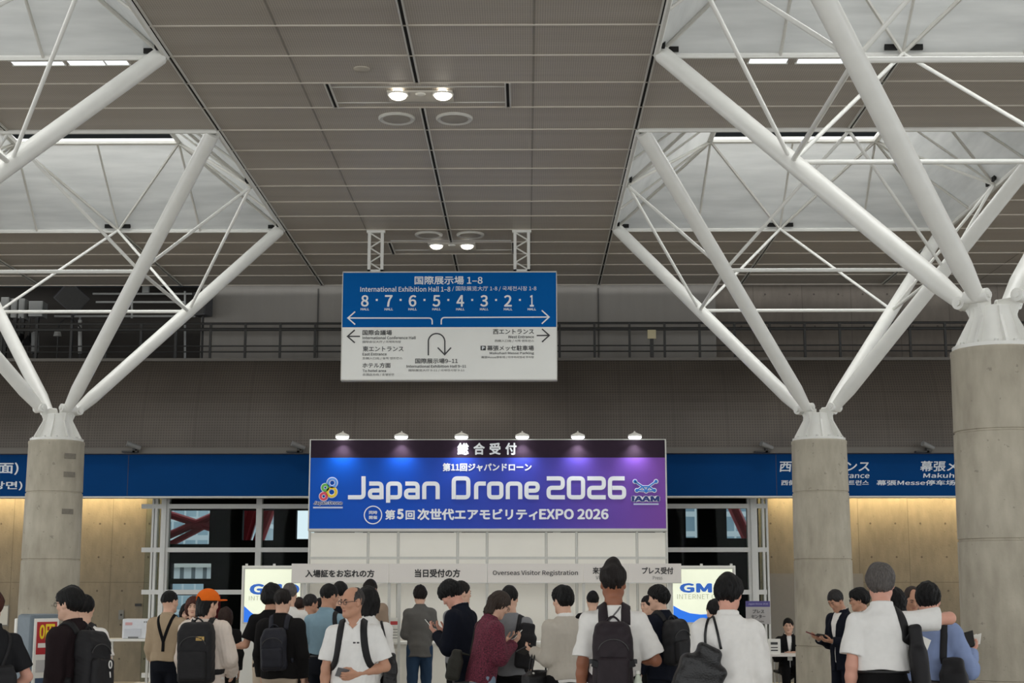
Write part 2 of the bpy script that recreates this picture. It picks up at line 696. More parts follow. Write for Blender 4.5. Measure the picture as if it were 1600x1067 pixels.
# --- skylight shafts: sheet pyramid folded between the square opening and a smaller ring
m_glassglow = mat('skylight_diffuser', rgb(235, 240, 245), 0.5, emit=(0.9, 0.96, 1, 1), estr=1.6)
def skylight(n, xc, yc):
    t = thing('window_%d' % n, 'skylight shaft above the column', 'skylight', (xc, yc, ZC), kind='structure')
    R, rt, h = HB, 1.2, 0.99
    cs = [(-1, -1), (1, -1), (1, 1), (-1, 1)]
    ms = [(0, -1), (1, 0), (0, 1), (-1, 0)]
    zb, zt = ZC + 0.0, ZC + h
    C = [np.array((xc + a * R, yc + c * R, zb)) for a, c in cs]
    Mi = [np.array((xc + a * R, yc + c * R, zb)) for a, c in ms]
    T = [np.array((xc + a * rt, yc + c * rt, zt)) for a, c in cs]
    b = MB()
    for i in range(4):
        b.put([Mi[i], T[i], T[(i + 1) % 4]], [(0, 1, 2)])
        b.put([C[i], T[i], Mi[i]], [(0, 1, 2)])
        b.put([C[i], Mi[i - 1], T[i]], [(0, 1, 2)])
    sh = b.build('shaft_sheet', m_shaft, t)
    b = MB()
    for i in range(4):                                        # rod openings beside each fold and in the corners
        j = (i + 1) % 4
        e = unit(C[j] - C[i])
        inw = unit(np.array((xc, yc, zb)) - Mi[i]) if False else unit(np.array((xc, yc, zb)) - (C[i] + C[j]) / 2)
        for sg_ in (-1, 1):
            q = Mi[(i) % 4] + e * sg_ * 0.13 + inw * 0.075 + (0, 0, 0.07)
            b.obox(q, (0.13, 0.03, 0.12), np.stack([e, inw, (0, 0, 1.0)], 1))
        for cc, sg_ in ((C[i], 1), (C[j], -1)):
            q = cc + e * sg_ * 0.17 + inw * 0.06 + (0, 0, 0.06)
            b.obox(q, (0.11, 0.03, 0.11), np.stack([e, inw, (0, 0, 1.0)], 1))
    b.build('rod_opening', m_dark, t)
    b = MB()
    off = np.array((0, 0, -0.02))
    for i in range(4):
        j = (i + 1) % 4
        ct = np.array((xc, yc, 0))
        for p, q, r in ((Mi[i], T[i], 0.022), (Mi[i], T[j], 0.022), (C[i], T[i], 0.022), (Mi[i], (T[i] + T[j]) / 2, 0.016),
                        ((Mi[i] + C[i]) / 2, T[i], 0.018), ((Mi[i - 1] + C[i]) / 2, T[i], 0.018)):
            inw = np.array((xc, yc, zb)) - (p + q) / 2
            inw[2] = 0
            dd = unit(inw) * 0.02 + off
            b.cyl(p + dd, q + dd, r, n=6)
    b.build('shaft_rib', m_alu, t)
    b = MB()
    for i in range(4):
        b.cyl(T[i], T[(i + 1) % 4], 0.05, n=8)
        b.cyl(C[i] + off, C[(i + 1) % 4] + off, 0.03, n=6)
    b.build('shaft_ring', m_steel, t)
    MB().box((xc - 2.3, yc - 2.3, 9.3), (xc + 2.3, yc + 2.3, 9.34)).build('skylight_pane', m_glassglow, t)
    b = MB()
    for k in (-1, 0, 1):
        b.box((xc - 2.3, yc + k * 1.15 - 0.03, 9.2), (xc + 2.3, yc + k * 1.15 + 0.03, 9.29))
        b.box((xc + k * 1.15 - 0.03, yc - 2.3, 9.2), (xc + k * 1.15 + 0.03, yc + 2.3, 9.29))
    b.build('skylight_bar', m_darkmetal, t)
    area('skylight_daylight', (xc, yc, 9.1), (0, 0, 0), 4.2, 4.2, 165, (1.0, 0.99, 0.96))


n_ = 1
for y in (YN, YF):
    for x in XO:
        skylight(n_, x, y)
        n_ += 1

# --- tree columns
m_bolt = mat('steel_bolt', rgb(205, 204, 198), 0.4, 0.3)
def tree_column(xc, yc, label):
    t = thing('tree_column', label, 'column', (xc, yc, 0), 'branching columns of the hall', 'thing')
    zt = 3.55
    rc = 0.358
    # concrete shaft with casting joints
    prof = [(rc + 0.035, 0), (rc + 0.035, 0.0)]
    for j in (0.9, 2.0, 2.87):
        r_ = rc + 0.035 * (1 - j / zt)
        prof += [(r_, j - 0.012), (r_ - 0.012, j - 0.006), (r_ - 0.012, j + 0.006), (r_ - 0.001, j + 0.012)]
    prof += [(rc, zt - 0.05), (rc + 0.004, zt - 0.045), (rc + 0.004, zt - 0.01), (rc - 0.01, zt)]
    MB().lathe((xc, yc, 0), prof[1:], 40).build('concrete_shaft', m_colc, t, smooth='auto')
    # steel cap: plate, flared hub, fins
    b = MB()
    b.lathe((xc, yc, 0), [(0.33, zt - 0.005), (0.345, zt), (0.345, zt + 0.03), (0.30, zt + 0.032)], 32)
    b.lathe((xc, yc, 0), [(0.26, zt + 0.03), (0.20, zt + 0.17), (0.165, zt + 0.30), (0.16, zt + 0.36), (0.10, zt + 0.37)], 24)
    hub = b.build('steel_cap', m_steel, t, smooth='auto')
    f = MB()
    for k in range(8):
        a = k * PI / 4
        d = np.array((math.cos(a), math.sin(a), 0))
        s = np.array((-d[1], d[0], 0)) * 0.011
        c = np.array((xc, yc, 0.0))
        top, w0 = (zt + 0.35, 0.19) if k % 2 == 0 else (zt + 0.42, 0.27)
        pts = [c + d * 0.05 + (0, 0, zt + 0.03), c + d * 0.325 + (0, 0, zt + 0.03), c + d * 0.315 + (0, 0, zt + 0.06), c + d * 0.2 + (0, 0, zt + 0.27), c + d * w0 + (0, 0, top), c + d * 0.05 + (0, 0, top)]
        V = [q + s for q in pts] + [q - s for q in pts]
        n = len(pts)
        f.put(V, [tuple(range(n)), tuple(reversed(range(n, 2 * n)))] + [((i + 1) % n, i, n + i, n + (i + 1) % n) for i in range(n)])
    f.build('cap_fin', m_steel, hub)
    for k in range(12):
        a = k * PI / 6 + 0.26
        MB().cyl((xc + 0.3 * math.cos(a), yc + 0.3 * math.sin(a), zt + 0.03), (xc + 0.3 * math.cos(a), yc + 0.3 * math.sin(a), zt + 0.055), 0.018, n=6).build('cap_bolt', m_bolt, hub)
    node = {}
    for sx in (-1, 1):
        for sy in (-1, 1):
            a = np.array((xc + sx * 0.17, yc + sy * 0.17, zt + 0.40))
            z = np.array((xc + sx * (HB - 0.06), yc + sy * (HB - 0.06), ZC - 0.03))
            d = unit(z - a)
            b = MB()
            b.cyl(a + d * 0.02, a + d * 0.34, 0.062, 0.09, n=18)
            b.cyl(a + d * 0.34, z, 0.09, n=18)
            st = b.build('strut', m_steel, t, smooth='auto')
            j = MB()
            pv = np.cross(d, (0, 0, 1.0))
            pv = unit(pv)
            j.cyl(a - pv * 0.10 + d * 0.03, a + pv * 0.10 + d * 0.03, 0.055, n=14)
            j.cyl(a - pv * 0.12 + d * 0.03, a + pv * 0.12 + d * 0.03, 0.028, n=8)
            j.build('pin_joint', m_steel, st, smooth='auto')
            node[sx, sy] = a + (z - a) * 0.525
    def rod(name, p, q, r=0.024):
        MB().cyl(p, q, r, n=10).build(name, m_steel, t, smooth='auto')
    for p, q in (((-1, -1), (1, -1)), ((1, -1), (1, 1)), ((1, 1), (-1, 1)), ((-1, 1), (-1, -1))):
        rod('tie_rod', node[p], node[q])
        mid = np.array((xc + (p[0] + q[0]) / 2 * (HB - 0.05), yc + (p[1] + q[1]) / 2 * (HB - 0.05), ZC - 0.02))
        rod('brace_rod', node[p], mid, 0.021)
        rod('brace_rod', node[q], mid, 0.021)
    return t


tl = tree_column(XL, YF, 'concrete column with white branching steel struts standing left of the reception booth')
tr = tree_column(XR, YF, 'concrete column with white branching struts right of the booth, beside the press desk')
tree_column(XR, YN, 'nearer concrete column at the right edge with thick white struts overhead')
tree_column(XL, YN, 'nearest left tree column, only its white struts show in the top left corner')
# tape patches left on the left column
m_tape = mat('grey_patch', rgb(128, 122, 110), 0.8, var=0.1, scale=30)
for z0 in (3.30, 3.06, 2.58):
    V = []
    for i in range(7):
        a = -0.98 + i * 0.075
        for dz in (0, 0.07):
            V.append((XL + 0.372 * math.cos(a), YF + 0.372 * math.sin(a), z0 + dz))
    mk('tape_patch', V, [(2 * i, 2 * i + 2, 2 * i + 3, 2 * i + 1) for i in range(6)], m_tape, tl)

# --- back of the hall -------------------------------------------------
YP = 25.9                                    # parapet top
zt_ = W(800, 562, YP)[2]
zb_ = W(800, 701, 25.25)[2]
prof = [(25.25 + 0.65 * (t ** 2.0), zb_ + (zt_ - zb_) * t) for t in np.linspace(0, 1, 11)]
b = MB()
V = [(x, y, z) for x in (-25, 25) for y, z in prof] + [(x, y, z) for x in (-25, 25) for y, z in ((26.05, zt_), (26.05, zb_))]
k = len(prof)
F = [(i, k + i, k + i + 1, i + 1) for i in range(k - 1)]
F += [(k - 1, 2 * k - 1, 2 * k + 2, 2 * k), (2 * k, 2 * k + 2, 2 * k + 3, 2 * k + 1), (0, 2 * k + 1, 2 * k + 3, k)]
b.put(V, F)
o = b.build('wall_parapet', m_para)
tag(o, kind='structure')
b = MB()
b.box((-25, 25.86, zt_ - 0.02), (25, 26.06, zt_ + 0.03))
b.box((-25, 25.1, zb_ - 0.09), (25, 25.5, zb_ + 0.005))
b.build('parapet_coping', mat('parapet_trim', rgb(98, 93, 86), 0.5), o)
o = MB().box((-25, 26.06, zb_ - 0.1), (25, 28.6, zb_ + 0.25)).build('floor_balcony', m_brownconc)
tag(o, kind='structure')

m_greypanel = mat('grey_balcony_panel', rgb(146, 141, 134), 0.55, var=0.04, scale=2, stretch=(3, 1, 0.3))
xa, xb = W(315, 480, 26.9)[0], W(1118, 480, 26.9)[0]
b = MB()
b.box((xa, 26.9, zb_), (xb, 27.1, ZC + 0.3))
o = b.build('wall_balcony_middle', m_greypanel)
tag(o, kind='structure')
b = MB()
for px in (497, 715, 935):
    x = W(px, 480, 26.9)[0]
    b.box((x - 0.012, 26.88, zb_), (x + 0.012, 26.9, ZC))
b.build('panel_seam', mat('panel_seam_dark', rgb(82, 79, 75), 0.6), o)
o = MB().box((xb, 27.3, zb_), (25, 27.5, ZC + 0.3)).build('wall_balcony_right', m_brownconc)
tag(o, kind='structure')
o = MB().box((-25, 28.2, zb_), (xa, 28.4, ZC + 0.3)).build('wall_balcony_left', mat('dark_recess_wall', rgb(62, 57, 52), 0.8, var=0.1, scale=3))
tag(o, kind='structure')
o = MB().box((-25, YB, ZC + 0.34), (25, 28.6, ZC + 0.44)).build('ceiling_back', m_darkmetal)
tag(o, kind='structure')

# railing on the parapet
rz = [W(800, v, 26.3)[2] for v in (505, 514, 540, 549)]
r = thing('balcony_railing', 'dark steel railing running along the balcony above the perforated parapet', 'railing', (0, 26.3, zt_), kind='thing')
b = MB()
for z, rr in zip(rz, (0.022, 0.03, 0.012, 0.012)):
    b.cyl((-25, 26.3, z), (25, 26.3, z), rr, n=8)
b.build('rail', m_darkmetal, r)
k = 0
x = -24.0
for k in range(42):
    x = -11.8 + k * 0.62
    if -9.6 < x < 9.4:
        MB().box((x - 0.02, 26.28, zt_ - 0.05), (x + 0.02, 26.32, rz[0])).build('post', m_darkmetal, r)

# blue direction band
m_blue = mat('blue_sign_panel', rgb(0, 60, 116), 0.7, var=0.03, scale=2, spec=0.1)
YS = 25.3
z1, z0 = W(800, 707, YS)[2], W(800, 775, YS)[2]
sg = thing('direction_sign_band', 'long dark blue overhead sign band below the perforated parapet', 'sign', (0, YS, z0))
b = MB()
b.box((-14, YS, z0), (14, YS + 0.25, z1))
b.build('sign_panel', m_blue, sg)
b = MB()
b.box((-14, YS - 0.02, z1), (14, YS + 0.27, z1 + 0.03))
b.box((-14, YS - 0.01, z0 - 0.025), (14, YS + 0.26, z0))
b.build('sign_trim', m_alu, sg)
for px in (200, 1213, 1640):
    x = W(px, 740, YS)[0]
    MB().box((x - 0.006, YS - 0.002, z0), (x + 0.006, YS, z1)).build('sign_seam', mat('deep_blue_seam', rgb(5, 34, 76), 0.5), sg)
m_sgt = mat('sign_white_lettering', rgb(222, 226, 230), 0.5)
for s_, box_, sl in (('(ホテル方面)', (-118, 722, 29, 742), 0), ('(호텔방면)', (-62, 752, 35, 766), 0),
                     ('西エントランス', (1217, 721, 1358, 737), .12), ('West Entrance', (1262, 739, 1358, 747), .15), ('西侧入口处 / 서쪽 엔트런스', (1220, 750, 1357, 759), .12),
                     ('幕張メッセ駐車場', (1437, 720, 1597, 736.5), .12), ('Makuhari Messe Parking', (1442, 739, 1622, 748.5), .15), ('幕張Messe停车场 / 마쿠하리멧세 주차장', (1369, 750, 1640, 759), .12)):
    letter_px(sg, s_, *box_, YS - 0.001, m_sgt, 0.006, slant=sl)

# lower concrete wall, with the wide glazed opening in the middle
YW = 27.4
xl_, xr_ = W(250, 850, YW)[0], W(1186, 850, YW)[0]
zs = z0 + 0.35
for nm, a_, c_ in (('wall_left', -25, xl_), ('wall_right', xr_, 25)):
    o = MB().box((a_, YW, 0), (c_, YW + 0.3, zs + 0.3)).build(nm, m_conc)
    tag(o, kind='structure')
o = MB().box((-25, YS + 0.25, zs), (25, YW + 0.3, zs + 0.1)).build('ceiling_soffit', m_darkmetal)
tag(o, kind='structure')
# warm downlights hidden above the sign band, washing the concrete
WARM = (1.0, 0.76, 0.40)
for lb, pa, pb in (('long warm strip light hidden above the blue band, left wall', -330, 226), ('long warm strip light hidden above the blue band, right wall', 1200, 1900)):
    x0, x1 = W(pa, 775, 27.1)[0], W(pb, 775, 27.1)[0]
    dl = thing('strip_light', lb, 'strip light', ((x0 + x1) / 2, 27.1, zs - 0.06), 'warm strip lights in the soffit')
    MB().box((x0, 27.02, zs - 0.04), (x1, 27.2, zs - 0.001)).build('housing', m_alu, dl)
    MB().box((x0 + .02, 27.05, zs - 0.046), (x1 - .02, 27.17, zs - 0.04)).build('diffuser', mat('warm_strip_diffuser', rgb(255, 226, 170), 0.4, emit=(1, .76, .4, 1), estr=3), dl)
    area('strip_lamp', ((x0 + x1) / 2, 27.11, zs - 0.06), (math.radians(12), 0, 0), x1 - x0, 0.12, 13 * (x1 - x0), WARM)

# glass curtain wall
m_glass = bpy.data.materials.new('clear_glass')
m_glass.use_nodes = True
nt = m_glass.node_tree
nt.nodes.remove(nt.nodes['Principled BSDF'])
tr_ = nt.nodes.new('ShaderNodeBsdfTransparent')
tr_.inputs[0].default_value = (0.86, 0.91, 0.89, 1)
gl = nt.nodes.new('ShaderNodeBsdfGlossy')
gl.inputs['Roughness'].default_value = 0.02
fr = nt.nodes.new('ShaderNodeFresnel')
fr.inputs[0].default_value = 1.09
mx = nt.nodes.new('ShaderNodeMixShader')
nt.links.new(fr.outputs[0], mx.inputs[0])
nt.links.new(tr_.outputs[0], mx.inputs[1])
nt.links.new(gl.outputs[0], mx.inputs[2])
nt.links.new(mx.outputs[0], nt.nodes['Material Output'].inputs[0])

YG = 26.7
gx0, gx1 = W(226, 850, YG)[0], W(1197, 850, YG)[0]
cw = thing('window_20', 'glazed entrance wall with silver mullions behind the reception booth', 'window', (0, YG, 0), kind='structure')
MB().box((gx0, YG + 0.05, 0.02), (gx1, YG + 0.065, zs)).build('glass_pane', m_glass, cw)
b = MB()
for v in (791, 859, 925, 1055):
    z = W(700, v, YG)[2]
    b.box((W(222, v, YG)[0], YG - 0.05, z - 0.04), (W(1198, v, YG)[0], YG + 0.05, z + 0.04))
m_mul = mat('white_aluminium_mullion', rgb(226, 227, 224), 0.45, var=0.02)
b.build('transom', m_mul, cw)
b = MB()
for px, w in ((257, 0.14), (404, 0.10), (560, 0.13), (715, 0.13), (870, 0.13), (1030, 0.13), (1176, 0.17), (243, 0.045), (238, 0.035), (1193, 0.04), (1199, 0.035)):
    x = W(px, 850, YG)[0]
    b.box((x - w / 2, YG - 0.04, 0), (x + w / 2, YG + 0.12, zs))
    if w > 0.1:
        b.box((x - w * 0.18, YG - 0.08, 0), (x + w * 0.18, YG - 0.04, zs))
b.build('mullion', m_mul, cw)

# lobby beyond the glass: dark walls with openings to the street
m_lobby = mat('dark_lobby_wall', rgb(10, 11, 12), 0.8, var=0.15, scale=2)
YL = 33.0
ops = [(240, 797, 328, 850), (378, 797, 428, 844), (462, 797, 492, 842), (268, 880, 330, 904), (266, 912, 318, 926), (1072, 793, 1090, 840), (1136, 793, 1186, 841), (262, 930, 345, 1010)]
def prect(o_):
    a = W(o_[0], o_[3], YL)
    c = W(o_[2], o_[1], YL)
    return a[0], a[2], c[0], c[2]
rects = [prect(o_) for o_ in ops]
xs = sorted({-14.0, 14.0} | {r[0] for r in rects} | {r[2] for r in rects})
zz = sorted({0.0, 6.0} | {r[1] for r in rects} | {r[3] for r in rects})
b = MB()
for i in range(len(xs) - 1):
    run = None
    for j in range(len(zz) - 1):
        cx, cz = (xs[i] + xs[i + 1]) / 2, (zz[j] + zz[j + 1]) / 2
        op = any(r[0] < cx < r[2] and r[1] < cz < r[3] for r in rects)
        if not op and run is None:
            run = zz[j]
        if run is not None and (op or j == len(zz) - 2):
            b.box((xs[i], YL, run), (xs[i + 1], YL + 0.2, zz[j] if op else zz[j + 1]))
            run = None
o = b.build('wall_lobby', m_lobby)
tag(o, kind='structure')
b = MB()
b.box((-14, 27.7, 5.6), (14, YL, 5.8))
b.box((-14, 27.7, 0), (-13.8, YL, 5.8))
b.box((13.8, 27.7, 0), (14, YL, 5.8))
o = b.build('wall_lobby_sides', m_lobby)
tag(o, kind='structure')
# red steel bracing outside
m_red = mat('red_painted_steel', rgb(188, 40, 52), 0.45, var=0.05)
YX = 34.2
br = thing('steel_bracing', 'red painted steel cross bracing outside the glazed wall', 'bracing', W(285, 900, YX), kind='thing')
def rb(pa, pb, r):
    return MB().cyl(W(*pa, YX), W(*pb, YX), r, n=10)
for pa, pb, r in (((228, 792), (365, 836), 0.09), ((228, 852), (365, 792), 0.09), ((255, 856), (350, 806), 0.07)):
    rb(pa, pb, r).build('brace', m_red, br)
MB().ell(W(309, 822, YX - 0.02), (0.2, 0.08, 0.11)).build('gusset', m_red, br, smooth=True)
b2 = br
rb((396, 780), (319, 1036), 0.22).build('beam', m_red, b2)
rb((424, 790), (334, 1036), 0.13).build('beam', m_red, b2)
b3 = thing('steel_bracing', 'red steel beam seen through the glass near the press desk', 'bracing', W(1160, 900, YX), kind='thing')
rb((1140, 780), (1258, 1036), 0.13).build('beam', m_red, b3)
# street: pale office block, low white building, hedge, pavement
m_fac, nt, p, X, Y, Z, P3 = mat_xyz('office_facade', 0.4)
w1 = math_node(nt, 'MAXIMUM', grid_lines(nt, X, 0.5, 0.08), grid_lines(nt, Z, 0.75, 0.2))
c1 = ramp(nt, noise(nt, P3, 0.35, 2), [(0.35, rgb(110, 136, 154)), (0.65, rgb(176, 196, 206))])
nt.links.new(mixc(nt, w1, c1, rgb(214, 222, 226)), p.inputs['Base Color'])
of = thing('office_building', 'pale glazed office block across the street', 'building', (-14, 62, 0))
MB().box((-34, 62, 0), (-11.6, 74, 30)).build('facade', m_fac, of)
MB().box((-34.3, 61.7, 30), (-11.3, 74.3, 30.8)).build('roof', m_white, of)
of = thing('office_building', 'white banded building seen through the glass right of the booth', 'building', (8, 58, 0))
MB().box((5, 58, 0), (17, 70, 22)).build('facade', m_fac, of)
MB().box((4.8, 57.8, 22), (17.2, 70.2, 22.6)).build('roof', m_white, of)
m_lv, nt, p, X, Y, Z, P3 = mat_xyz('white_louvre', 0.5)
nt.links.new(mixc(nt, grid_lines(nt, X, 0.34, 0.12), rgb(236, 240, 242), rgb(120, 128, 132)), p.inputs['Base Color'])
lb = thing('footbridge', 'white louvred footbridge parapet seen low through the left glass', 'footbridge', W(300, 895, 45))
za, zb2 = W(300, 904, 45)[2], W(300, 880, 45)[2]
MB().box((W(230, 890, 45)[0], 45, za), (W(336, 890, 45)[0], 46, zb2 - 0.05)).build('louvre_panel', m_lv, lb)
MB().box((W(230, 890, 45)[0], 44.9, zb2 - 0.12), (W(336, 890, 45)[0], 46.1, zb2)).build('handrail', m_white, lb)
MB().box((W(230, 890, 45)[0], 45.2, 0), (W(233, 890, 45)[0], 45.8, za)).build('pier', m_white, lb)
MB().box((W(333, 890, 45)[0], 45.2, 0), (W(336, 890, 45)[0], 45.8, za)).build('pier', m_white, lb)
m_leaf = mat('hedge_leaves', rgb(110, 140, 70), 0.7, var=0.5, scale=9, bump=0.5)
rng = random.Random(3)
hd = MB()
for i in range(90):
    hd.ell((-21.5 + rng.random() * 10, 47.5 + rng.random() * 1.0, 0.4 + rng.random() * 1.2), [0.3 + 0.3 * rng.random()] * 3, 7, 5)
tag(hd.build('hedge', m_leaf, smooth=True), 'green hedge outside seen low through the left glass', 'hedge')
o = MB().box((-60, 36, -0.2), (60, 120, -0.02)).build('ground_street', mat('street_paving', rgb(150, 150, 146), 0.8, var=0.1, scale=3))
tag(o, kind='structure')

# doors, posters, wall plate on the concrete
m_gdoor = mat('grey_metal_door', rgb(124, 120, 113), 0.5, var=0.02)
dx0, dx1 = W(1203, 980, YW)[0], W(1351, 980, YW)[0]
dz = W(1225, 896, YW)[2]
d = thing('door_1', 'grey double metal door in the concrete wall right of the glass', 'door', ((dx0 + dx1) / 2, YW, 0), kind='structure')
MB().box((dx0, YW - 0.03, 0), ((dx0 + dx1) / 2 - 0.004, YW + 0.02, dz)).build('door_leaf', m_gdoor, d)
MB().box(((dx0 + dx1) / 2 + 0.004, YW - 0.03, 0), (dx1, YW + 0.02, dz)).build('door_leaf', m_gdoor, d)
b = MB()
for s_ in (-1, 1):
    b.box(((dx0 + dx1) / 2 + s_ * 0.06 - 0.012, YW - 0.08, 0.95), ((dx0 + dx1) / 2 + s_ * 0.06 + 0.012, YW - 0.03, 1.15))
b.build('handle', m_alu, d)
a_, c_ = W(3, 976, YW), W(13, 947, YW)
o = thing('wall_notice', 'pale paper notice on the concrete wall at the left edge', 'notice', (a_[0], YW, a_[2]))
MB().box((a_[0] - 0.3, YW - 0.012, a_[2]), (c_[0], YW - 0.004, c_[2])).build('sheet', mat('paper', rgb(196, 198, 194), 0.7), o)
MB().box((a_[0] - 0.33, YW - 0.006, a_[2] - 0.02), (c_[0] + 0.02, YW - 0.001, c_[2] + 0.02)).build('holder', m_grey, o)
a_, c_ = W(185, 968, YW), W(194, 953, YW)
o = thing('wall_socket_plate', 'small steel socket plate on the concrete wall above the printer table', 'socket plate', (a_[0], YW, a_[2]))
MB().box((a_[0], YW - 0.012, a_[2]), (c_[0], YW, c_[2])).build('plate', m_grey, o, bevel=0.003)
MB().ell(((a_[0] + c_[0]) / 2, YW - 0.013, (a_[2] + c_[2]) / 2), (0.02, 0.008, 0.02)).build('socket', m_black, o)
a_, c_ = W(211, 947, YW), W(221, 943, YW)
tag(MB().box((a_[0], YW - 0.02, a_[2]), (c_[0], YW, c_[2])).build('wall_label_plate', m_black), 'small dark plate on the concrete wall beside the glass', 'plate')

# ---------------------------------------------------------------- ceiling fittings
m_glow = mat('lamp_glow', rgb(255, 246, 228), 0.4, emit=(1, 0.93, 0.80, 1), estr=6)
def lamp_pod(label, pxs, py, corners, power):
    q = [WZ(u, v, ZC) for u, v in corners]
    x0, x1 = min(a[0] for a in q), max(a[0] for a in q)
    y0, y1 = min(a[1] for a in q), max(a[1] for a in q)
    t = thing('ceiling_light', label, 'ceiling light', ((x0 + x1) / 2, (y0 + y1) / 2, ZC), 'twin downlight pods in the ceiling')
    MB().box((x0, y0, ZC - 0.03), (x1, y1, ZC - 0.004)).build('plate', mat('pod_plate', rgb(196, 190, 178), 0.5), t, bevel=0.006)
    for px in pxs:
        c = WZ(px, py, ZC - 0.03)
        MB().lathe((c[0], c[1], 0), [(0.115, ZC - 0.045), (0.12, ZC - 0.04), (0.12, ZC - 0.03)], 20).build('bezel', m_alu, t, smooth='auto')
        MB().ell((c[0], c[1], ZC - 0.042), (0.10, 0.10, 0.055)).build('lamp', m_glow, t, smooth=True)
        spot('ceiling_lamp', (c[0], c[1], ZC - 0.13), (c[0], c[1], 0), power, math.radians(120), 0.7, (1, 0.92, 0.8), 0.08)
    c = WZ(sum(pxs) / 2, py, ZC - 0.03)
    MB().ell((c[0], c[1], ZC - 0.03), (0.06, 0.06, 0.015)).build('sensor', m_white, t, smooth=True)
    b = MB()
    for yy in (y0 - 0.10, y1 + 0.10):
        b.box((XC - 0.95, yy - 0.006, ZC - 0.01), (XC + 0.95, yy + 0.006, ZC + 0.01))
    b.build('trim_strip', m_alu, t)
lamp_pod('twin downlight plate glowing in the ceiling near the top of the aisle', (622, 692), 147, [(604, 140), (709, 155)], 70)
lamp_pod('twin downlight plate glowing in the ceiling just above the hanging sign', (682, 730), 383, [(668, 378), (744, 388)], 50)
for px, py, lb in ((620, 184, 'round ceiling speaker left of the groove below the upper twin lights'), (710, 184, 'round ceiling speaker right of the groove below the upper twin lights'),
                   (670, 366, 'round ceiling speaker between the hangers, left of the groove'), (735, 366, 'round ceiling speaker between the hangers, right of the groove')):
    c = WZ(px, py, ZC)
    t = thing('ceiling_speaker', lb, 'speaker', (c[0], c[1], ZC), 'round ceiling speakers')
    r_ = 0.2
    MB().lathe((c[0], c[1], 0), [(r_ - 0.03, ZC - 0.02), (r_, ZC - 0.03), (r_ + 0.015, ZC - 0.015), (r_ + 0.015, ZC)], 32).build('rim', m_alu, t, smooth='auto')
    MB().ell((c[0], c[1], ZC - 0.012), (r_ - 0.02, r_ - 0.02, 0.02)).build('grille', mat('speaker_grille', rgb(158, 152, 143), 0.6), t, smooth=True)
c = WZ(565, 107, ZC)
tag(MB().lathe((c[0], c[1], 0), [(0.07, ZC - 0.02), (0.085, ZC - 0.01), (0.085, ZC)], 24).build('smoke_detector', mat('detector_beige', rgb(176, 168, 155), 0.6), smooth='auto'), 'small round detector disc on the ceiling left of the upper twin lights', 'detector')
# glowing strips painted as skylight reflections on the solid ceiling between the openings
m_reflection = mat('painted_skylight_reflection', rgb(235, 242, 248), 0.4, emit=(0.9, 0.96, 1, 1), estr=0.9)
for u0, u1, v0, v1, lb in ((22, 95, 93.5, 100, 'long painted skylight reflection on the ceiling left'), (110, 158, 92, 100, 'painted skylight reflection left of the shortest left one'), (168, 195, 91, 99.5, 'short painted skylight reflection beside the upper left strut'),
                           (1170, 1232, 89, 97, 'painted skylight reflection on the ceiling right of the aisle, nearer the aisle'), (1245, 1322, 89, 97, 'longest painted skylight reflection behind the right struts')):
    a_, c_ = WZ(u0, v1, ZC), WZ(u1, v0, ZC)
    t = thing('ceiling_reflection_strip', lb, 'light slot', ((a_[0] + c_[0]) / 2, (a_[1] + c_[1]) / 2, ZC), 'painted reflections on the ceiling')  # no slot there: strip painted as a skylight reflection
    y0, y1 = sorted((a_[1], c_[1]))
    MB().box((a_[0], y0, ZC - 0.012), (c_[0], y1, ZC - 0.003)).build('diffuser', m_reflection, t)  # glowing strip for the painted reflection, not a real diffuser
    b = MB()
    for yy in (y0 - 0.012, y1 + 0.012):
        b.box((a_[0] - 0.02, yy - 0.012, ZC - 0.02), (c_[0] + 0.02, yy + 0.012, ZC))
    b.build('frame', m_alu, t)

# ---------------------------------------------------------------- equipment on the balcony
def at(px, py, Y_):
    return W(px, py, Y_)
c = at(112, 466, 26.9)
t = thing('loudspeaker', 'large dark loudspeaker tilted on the left balcony', 'speaker', c)
Rm = np.array(Matrix.Rotation(math.radians(28), 3, 'Z') @ Matrix.Rotation(math.radians(38), 3, 'Y') @ Matrix.Rotation(math.radians(15), 3, 'X'))
m_spk = mat('speaker_cabinet', rgb(74, 74, 76), 0.6, var=0.05)
MB().obox(c, (0.5, 0.4, 0.42), Rm).build('cabinet', m_spk, t, bevel=0.015)
MB().obox(c + Rm @ np.array((0, -0.205, 0)), (0.46, 0.012, 0.38), Rm).build('grille', m_darkmetal, t)
MB().cyl(c + (0, 0.1, -0.2), (c[0], 27.0, zb_ + 0.25), 0.03).build('stand', m_darkmetal, t)
c = at(317, 476, 26.62)
t = thing('loudspeaker', 'dark upright loudspeaker mounted at the end of the grey balcony wall', 'speaker', c)
Rm = np.array(Matrix.Rotation(math.radians(-20), 3, 'Z'))
MB().obox(c, (0.26, 0.26, 0.42), Rm).build('cabinet', m_spk, t, bevel=0.012)
MB().obox(c + Rm @ np.array((0, -0.135, 0)), (0.23, 0.01, 0.38), Rm).build('grille', m_darkmetal, t)
MB().cyl(c + (0, 0.05, -0.2), (c[0], 26.67, zb_ + 0.25), 0.022).build('stand', m_darkmetal, t)
m_lg = mat('light_grey_metal', rgb(176, 176, 172), 0.5, var=0.04)
